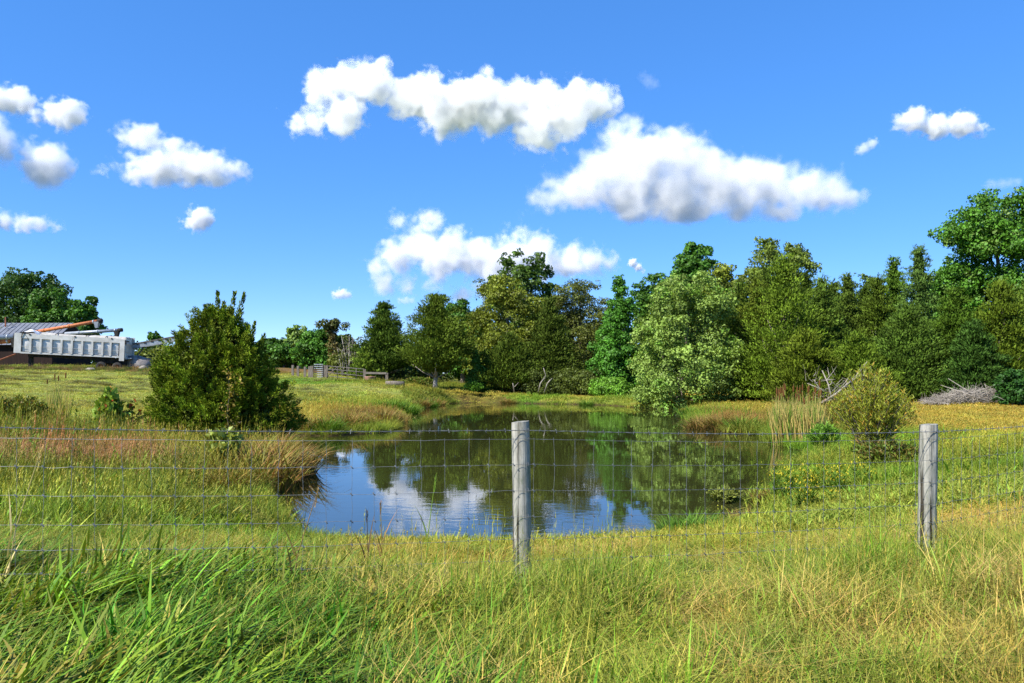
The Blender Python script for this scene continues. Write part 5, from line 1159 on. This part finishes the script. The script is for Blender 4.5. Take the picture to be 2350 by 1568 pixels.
# ------------------------------------------------------------------ the big cedar bush by the water
def cedar_bush():
    r = np.random.default_rng(610); Y = 20.8; X = PX(500, Y); g0 = gz(X, Y); H = P(0, 672, Y).z-g0+.0; R = 172/F*Y
    root = empty('cedar_bush', (X, Y, g0), 'large dense green cedar bush beside the pond at the left', 'bush')
    n_ = 1150; t = r.random(n_*4)
    prof = lambda t: np.clip((1-t)**.52*np.minimum(1, (t+.2)/.36)**.7, .02, 1)
    t = t[r.random(len(t)) < prof(t)+.05][:n_]; n_ = len(t); az = r.random(n_)*6.283
    rr = R*1.0*prof(t)*(.62+.38*r.random(n_)**.5)*(1+.14*np.sin(3*az+5*t)+.12*np.sin(7*az-9*t))
    base = np.stack([rr*np.cos(az)*1.0+.10*(1-t), rr*np.sin(az)*.9, .12+H*.86*t], -1)
    rise = np.array([0, 0, 1.0])
    outv = nrm(np.stack([np.cos(az), np.sin(az), np.full(n_, .55)+t*1.6], -1)+r.normal(size=(n_, 3))*.22)
    Vs, Fs, Cs = [], [], []; nv = 0
    ln = (.20+.30*r.random(n_)**1.5)*(1-.2*t)
    nsp = 92
    idx = np.repeat(np.arange(n_), nsp); m_ = len(idx); u = r.random(m_)
    ax = outv[idx]; side = nrm(np.cross(ax, rand_unit(r, m_))); wd_ = .085*(1-u*.85)*(.3+r.random(m_))
    C = base[idx]+ax*(u*ln[idx])[:, None]+side*wd_[:, None]-ax*.12
    D = nrm(ax*1.0+side*.75+rand_unit(r, m_)*.35); Nn = nrm(rand_unit(r, m_)*.55+np.array([0, 0, .4])+ax*.5+side*.8)
    L_ = .045+.06*r.random(m_); W_ = L_*(.2+.13*r.random(m_))
    bc = np.array([.14, .22, .024])[None]*np.clip(1+r.normal(size=(n_, 1))*.26, .45, 1.7); bc[:, 0] *= 1+.25*r.random(n_)
    c = bc[idx]*np.clip(1+r.normal(size=(m_, 1))*.18, .5, 1.6)
    V, Fq, Cc = leaf_quads(C, D, Nn, L_, W_, np.clip(c, .005, .8))
    # inner dark mass of twigs and old foliage
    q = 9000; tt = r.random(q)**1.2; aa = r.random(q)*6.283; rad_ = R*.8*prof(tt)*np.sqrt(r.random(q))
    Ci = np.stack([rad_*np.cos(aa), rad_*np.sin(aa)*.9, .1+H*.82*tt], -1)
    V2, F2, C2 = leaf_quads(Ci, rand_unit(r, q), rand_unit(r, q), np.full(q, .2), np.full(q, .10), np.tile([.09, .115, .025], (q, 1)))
    # long leader shoots on top
    sh = [(-.0, 0, H*1.0, .0), (.42, .1, H*1.0, .45), (.75, -.1, H*.985, .6), (-.35, 0, H*.84, -.25), (1.0, 0, H*.80, .5), (-.75, .1, H*.80, -.4), (-1.0,0,H*.72,-.5), (1.25,0,H*.72,.5), (.2,-.1,H*.93,.1), (-.2,.1,H*.92,-.1)]
    Cs2, Ds2 = [], []
    for x, y, zt, ln_ in sh:
        b = np.array([x-ln_*.35, y, zt-.75]); e = np.array([x, y, zt])
        for j in range(120):
            u_ = r.random()**.8; p_ = b+(e-b)*u_; d_ = rand_unit(r, 1)[0]; Cs2.append(p_+d_*.06*(1.15-u_)*(.4+r.random())); Ds2.append((e-b)/np.linalg.norm(e-b)*1.1+d_*.6)
    Cs2 = np.array(Cs2); Ds2 = np.array(Ds2); k_ = len(Cs2)
    V3, F3, C3 = leaf_quads(Cs2, Ds2, rand_unit(r, k_), .07+.06*r.random(k_), .03+.02*r.random(k_), np.clip(np.tile([.13, .18, .03], (k_, 1))*(1+r.normal(size=(k_, 1))*.15), .01, .6))
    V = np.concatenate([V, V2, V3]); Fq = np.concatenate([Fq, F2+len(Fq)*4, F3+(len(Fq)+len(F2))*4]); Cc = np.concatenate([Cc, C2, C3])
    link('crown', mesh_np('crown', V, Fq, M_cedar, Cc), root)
    mb = MB()
    for j in range(7):
        a = j*.9; mb.tube([(0,0,-.2),(.25*math.cos(a),.25*math.sin(a),H*.35),(.5*math.cos(a),.5*math.sin(a),H*.75)], [.09,.06,.02], 6)
    mb.build('trunk', M_bark, root, True)
    # creeper with reddish leaves growing up the sunny face
    cen = np.stack([PX(r.normal(522, 9, 26), Y-2.0)-X, np.full(26, -R*.88)+r.normal(size=26)*.1, P(0, 0, 1).z*0+np.linspace(.35, 2.0, 26)], -1)
    V, Fq, Cc = clump_leaves(r, cen, np.full((26, 3), .11), np.full(26, 6), .08, .6, np.clip(np.array([.20, .15, .035])[None]*(1+r.normal(size=(26, 1))*.3), .03, .6), np.array([0, 2, 1.]))
    rt = empty('creeper', (X, Y, g0), 'reddish leaved creeper climbing the front of the cedar bush', 'vine')
    link('leaves', mesh_np('leaves', V, Fq, M_leaf, Cc), rt)
    MB().tube([cen[0], cen[8], cen[16], cen[25]], [.006,.005,.004,.003], 5).build('stem', M_bark, rt)
cedar_bush()

# ------------------------------------------------------------------ shrubs and weeds
def stem_shrub(name, label, px, Yv, top, hw, seed, nst, nleaf, ls, lw, col, accent=None, acc=.1, cat='bush', stemcol=M_bark, droop=.3, grp=None, spread=1.0, base=None):
    r = np.random.default_rng(seed); Yv = RY(Yv); X = PX(px, Yv); g0 = gz(X, Yv) if base is None else base; H = P(0, top, Yv).z-g0; R = hw/F*Yv
    root = empty(name, (X, Yv, g0), label, cat, grp); mb = MB(); C, D = [], []
    for i in range(nst):
        a = i*2.4+r.normal()*.3; q = R*math.sqrt((i+.5)/nst)*spread; h = H*(1-.45*(q/R)**2)*(.82+.22*r.random())
        e = np.array([q*math.cos(a), q*math.sin(a)*.8, h]); m_ = e*np.array([.45, .45, .55]); mb.tube([(e[0]*.08,e[1]*.08,-.1), tuple(m_), tuple(e)], [.014,.010,.003], 4)
        n = nleaf//nst; u = .12+.88*r.random(n)**.75; p_ = np.where(u[:, None] < .5, m_*(u[:, None]*2), m_+(e-m_)*(u[:, None]*2-1))
        d = rand_unit(r, n); d[:, 2] = np.abs(d[:, 2])*.4+.2; C.append(p_+rand_unit(r, n)*(.06+.16*R*(1.1-u[:, None]))); D.append(d+e/np.linalg.norm(e)*.6)
    C = np.concatenate(C); D = np.concatenate(D); n = len(C); c = np.asarray(col)[None]*np.clip(1+r.normal(size=(n, 1))*.22, .5, 1.7)
    if accent is not None: k = r.random(n) < acc; c[k] = np.asarray(accent)*np.clip(1+r.normal(size=(k.sum(), 1))*.2, .6, 1.5)
    V, Fq, Cc = leaf_quads(C, D, rand_unit(r, n)+np.array([0, 0, .5]), ls*(.6+.8*r.random(n)), ls*lw*(.7+.6*r.random(n)), np.clip(c, .01, .8))
    mb.build('stems', stemcol, root); link('leaves', mesh_np('leaves', V, Fq, M_leaf, Cc), root); return root
stem_shrub('willow_shrub','feathery yellowish green willow shrub behind the right fence post',2000,22.0,838,100,700,90,11500,.11,.17,(.26,.29,.045),(.38,.23,.05),.12)
stem_shrub('dock_weeds','reddish brown weed patch at the foot of the willow shrub',2035,20.0,1015,80,701,40,4200,.10,.3,(.17,.13,.045),(.13,.19,.04),.55,cat='weeds')
stem_shrub('weed_bush','tall olive weeds at the left edge behind the fence',45,25.0,908,75,702,50,9000,.10,.35,(.15,.18,.035),(.26,.17,.05),.15,cat='weeds')
stem_shrub('maple_sapling','slim maple sapling with a few red leaves left of the cedar bush',250,24.5,893,34,703,9,520,.17,.8,(.22,.33,.06),(.55,.10,.04),.06,cat='sapling')
stem_shrub('maple_sapling','low red-tipped sapling between the slim maple and the cedar bush',300,24.8,922,24,704,6,160,.12,.7,(.22,.26,.06),(.50,.10,.05),.3,cat='sapling')
stem_shrub('pale_leaved_vine','pale yellowish leafy vine at the foot of the cedar bush',512,19.5,972,44,705,12,700,.12,.75,(.30,.36,.12),(.4,.30,.05),.05,cat='vine')
stem_shrub('weed_bush','dark leafy weed standing right of the right fence post',2442-0,16.5,1000,36,706,14,1500,.10,.5,(.12,.17,.035),(.22,.12,.05),.2,cat='weeds')
stem_shrub('weed_bush','bright green weeds at the foot of the cattails on the bank side',1890,25,975,40,707,24,3200,.12,.2,(.13,.26,.04),None,cat='weeds')
stem_shrub('water_plant','small leafy branch standing out of the water at the right',1663,17.6,1130,40,708,12,520,.09,.4,(.19,.22,.07),None,cat='plant',base=WZ)
stem_shrub('weed_bush','rust tipped tall weeds behind the willow shrub',1925,29.5,895,40,709,18,2000,.11,.2,(.20,.20,.05),(.34,.15,.06),.25,cat='weeds')
stem_shrub('bush','bright green low bush beneath the pale-trunked cedar',1085,50.0,878,26,710,20,1800,.16,.4,(.12,.27,.04),None)
stem_shrub('bush','green weedy bush left of the pale trunk',960,53.0,868,46,711,30,2600,.18,.4,(.13,.19,.04),(.3,.2,.08),.15)
# goldenrod
r = np.random.default_rng(93)
def goldenrod(px, Yv, top, seed, label):
    r = np.random.default_rng(seed); Yv = RY(Yv); X = PX(px, Yv); g0 = gz(X, Yv); H = max(.42, P(0, top, Yv).z-g0); root = empty('goldenrod', (X, Yv, g0), label, 'flower', 'goldenrod on the right bank')
    V, Fc, C = [], [], []; Vf, Ff, Cf = [], [], []
    for i in range(7):
        a = r.random()*6.28; q = .22*r.random(); b = np.array([q*math.cos(a), q*math.sin(a), -.05]); h = H*(.65+.6*r.random()); blade(V, Fc, C, b, a, h, .012, .08, .12, 3, np.array([.13, .18, .04]))
        for j in range(16): blade(V, Fc, C, b+np.array([0, 0, h*(.1+.8*j/16)]), j*2.4, .16, .024, .9, .5, 2, np.array([.12, .21, .035])*(.8+.4*r.random()))
        for j in range(13):
            z = h*(.7+.36*r.random()); e = b+np.array([math.cos(a)*.10*z, math.sin(a)*.10*z, z])+r.normal(size=3)*np.array([.07, .07, .02]); blade(Vf, Ff, Cf, e, r.random()*6.28, .042, .024, .9, .5, 1, np.array([.60, .48, .05])*(.55+.5*r.random()))
    link('stems', mesh_np('stems', np.array(V), np.array(Fc), M_plant, np.array(C)), root); set_props(link('flowers', mesh_np('flowers', np.array(Vf), np.array(Ff), M_plant, np.array(Cf)), root), kind='stuff')
for k, (px, Yv, top, lb) in enumerate([(1778,17.4,1072,'goldenrod nearest the water, left of the others'),(1812,17.5,1078,'goldenrod second from the water'),(1847,17.3,1083,'goldenrod in the middle of the back row'),(1880,17.3,1088,'goldenrod at the right end of the back row'),(1908,17.2,1096,'dim goldenrod right of the back row'),(1832,15.9,1118,'goldenrod at the left of the front pair'),(1874,15.8,1122,'goldenrod at the right of the front pair'),(1985,16.8,1083,'lone goldenrod left of the right fence post'),(1930,16.6,1106,'small goldenrod between the front pair and the lone one')]):
    goldenrod(px, Yv, top, 800+k, lb)

# ------------------------------------------------------------------ dead wood
def dead_branches():
    Y = 35; c = P(1905, 918, Y); g0 = gz(c.x, Y); root = empty('fallen_branch', (c.x, Y, g0), 'bleached fallen branches sticking up in front of the cedar wall', 'branch')
    r = np.random.default_rng(5); k = Y/F
    def q(px, py, dy=0): return Vector(((px-1905)*k, dy, CAMZ-(py-HZ)*k-g0))
    for pts_, r0 in [([(1885,922),(1912,905),(1945,880),(1975,862)],.07),([(1895,915),(1880,890),(1866,872)],.035),([(1905,912),(1903,880),(1893,850)],.04),([(1945,880),(1960,862),(1968,848)],.03),([(1975,862),(1980,845),(1982,830)],.03),([(1900,900),(1885,895),(1850,880)],.025),([(1915,905),(1950,895),(1990,890)],.03),([(1880,925),(1930,912),(2000,905)],.035),([(1925,897),(1935,875),(1948,862)],.022)]:
        MB().tube([q(a, b, r.normal()*.2) for a, b in pts_], [r0*(1-.75*i/len(pts_)) for i in range(len(pts_))], 6).build('branch', M_dead, root, True)
    tw = MB()
    for i in range(70):
        a = q(r.uniform(1860, 1985), r.uniform(860, 918), r.normal()*.3); d = Vector((r.normal()*.3, r.normal()*.2, abs(r.normal())*.3)); tw.tube([a, a+d*.6, a+d+Vector((r.normal()*.06, 0, r.normal()*.06))], [.012,.008,.003], 3)
    set_props(tw.build('twigs', M_dead, root), kind='stuff')
dead_branches()
def brush_pile():
    Y = 39.0; x0 = PX(2245, Y); g0 = gz(x0, Y); root = empty('brush_pile', (x0, Y, g0), 'low heap of grey cut brushwood at the right under the cedars', 'brush pile')
    r = np.random.default_rng(6); Wd = 115/F*Y; tw = MB()
    for i in range(1500):
        u = r.uniform(-1, 1); x = u*Wd; z = (1-abs(u)**1.6)*.72*r.random()**.8+.03; y = r.normal()*.5; l = .35+.7*r.random(); a = r.normal()*.45+(0 if r.random() < .7 else 1.2); d = Vector((math.cos(a)*(1 if r.random() < .5 else -1), r.normal()*.4, abs(math.sin(a))*.6+r.normal()*.15)).normalized()*l
        b = Vector((x, y, z)); tw.tube([b-d*.5, b+Vector((0, 0, .04)), b+d*.5], [.010,.008,.003], 3, None, False)
    set_props(tw.build('twigs', M_dead, root), kind='stuff')
    for i in range(10):
        u = r.uniform(-.8, .8); b = Vector((u*Wd, -.4+r.normal()*.2, .3+.4*(1-abs(u)))); d = Vector((r.choice([-1, 1])*.9, r.normal()*.2, .25+r.normal()*.15)); MB().tube([b-d, b, b+d*1.1], [.035,.028,.012], 5).build('branch', M_dead, root, True)
brush_pile()
# pale broken limb and small trunks inside the middle trees
for k, (px, Yv, pts_, lb) in enumerate([(1245,49.8,[(1236,900),(1240,880),(1252,862),(1246,845)],'pale broken limb showing among the middle cedars'),(1180,50.5,[(1180,905),(1179,890),(1177,880)],'short pale stump below the low broad cedar'),(1262,49.2,[(1250,900),(1256,880),(1262,872)],'thin pale twig standing at the foot of the dark lumpy cedar')]):
    Yv = RY(Yv)-.5; c0 = PX(px, Yv); g0 = gz(c0, Yv); kk = Yv/F
    root = empty('dead_limb', (c0, Yv, g0), lb, 'branch'); q = [Vector(((a-px)*kk, -.3*i, CAMZ-(b-HZ)*kk-g0)) for i, (a, b) in enumerate(pts_)]
    MB().tube(q, [.06-.013*i for i in range(len(q))], 6).build('stem', M_bark_pale, root, True)
    MB().tube([q[1], q[1]+Vector((.35,-.1,.4))], [.03,.01], 5).build('side_branch', M_bark_pale, root, True)
# foreground stalks in front of the water
for k, (px, tp, Yv, lean, lb) in enumerate([(1000,1090,5.6,-.10,'tall green grass stalk with a seed head left of the middle post'),(842,1175,5.5,.02,'dark dried weed stalk in front of the water at the left'),(873,1155,5.9,.03,'thin reddish stalk left of the tall green one'),(95,1030,5.0,-.25,'pale curved grass stalk leaning right at the left edge'),(730,1125,4.9,-.25,'thin brown stalk leaning over the dark shore')]):
    X = PX(px, Yv); g0 = gz(X, Yv); H = P(0, tp, Yv).z-g0; V, Fc, C = [], [], []; r = np.random.default_rng(900+k)
    col = [(.2,.32,.06),(.09,.055,.035),(.30,.16,.10),(.62,.5,.33),(.30,.2,.12)][k]
    lx = lean*H
    root = empty('grass_stalk', (X-lx*-1.0, Yv, g0), lb, 'grass stalk')
    MB().tube([(-0,0,-.05),(-lx*.3,0,H*.45),(-lx*-.0-lx*1.0,0,H)], [.0045,.0035,.002], 5, col).build('stalk', M_plant, root)
    for j in range(26):
        blade(V, Fc, C, (-lx*(1-.12*j/26), 0, H*(1-.16*j/26)), r.random()*6.28, .035, .008, .5, .4, 1, np.array(col)*1.2)
    for j in range(3): blade(V, Fc, C, (-lx*.2*j*.5, 0, H*(.12+.16*j)), r.random()*6.28, .35, .012, .4, .6, 4, np.array(col))
    link('seed_head', mesh_np('seed_head', np.array(V), np.array(Fc), M_plant, np.array(C)), root)
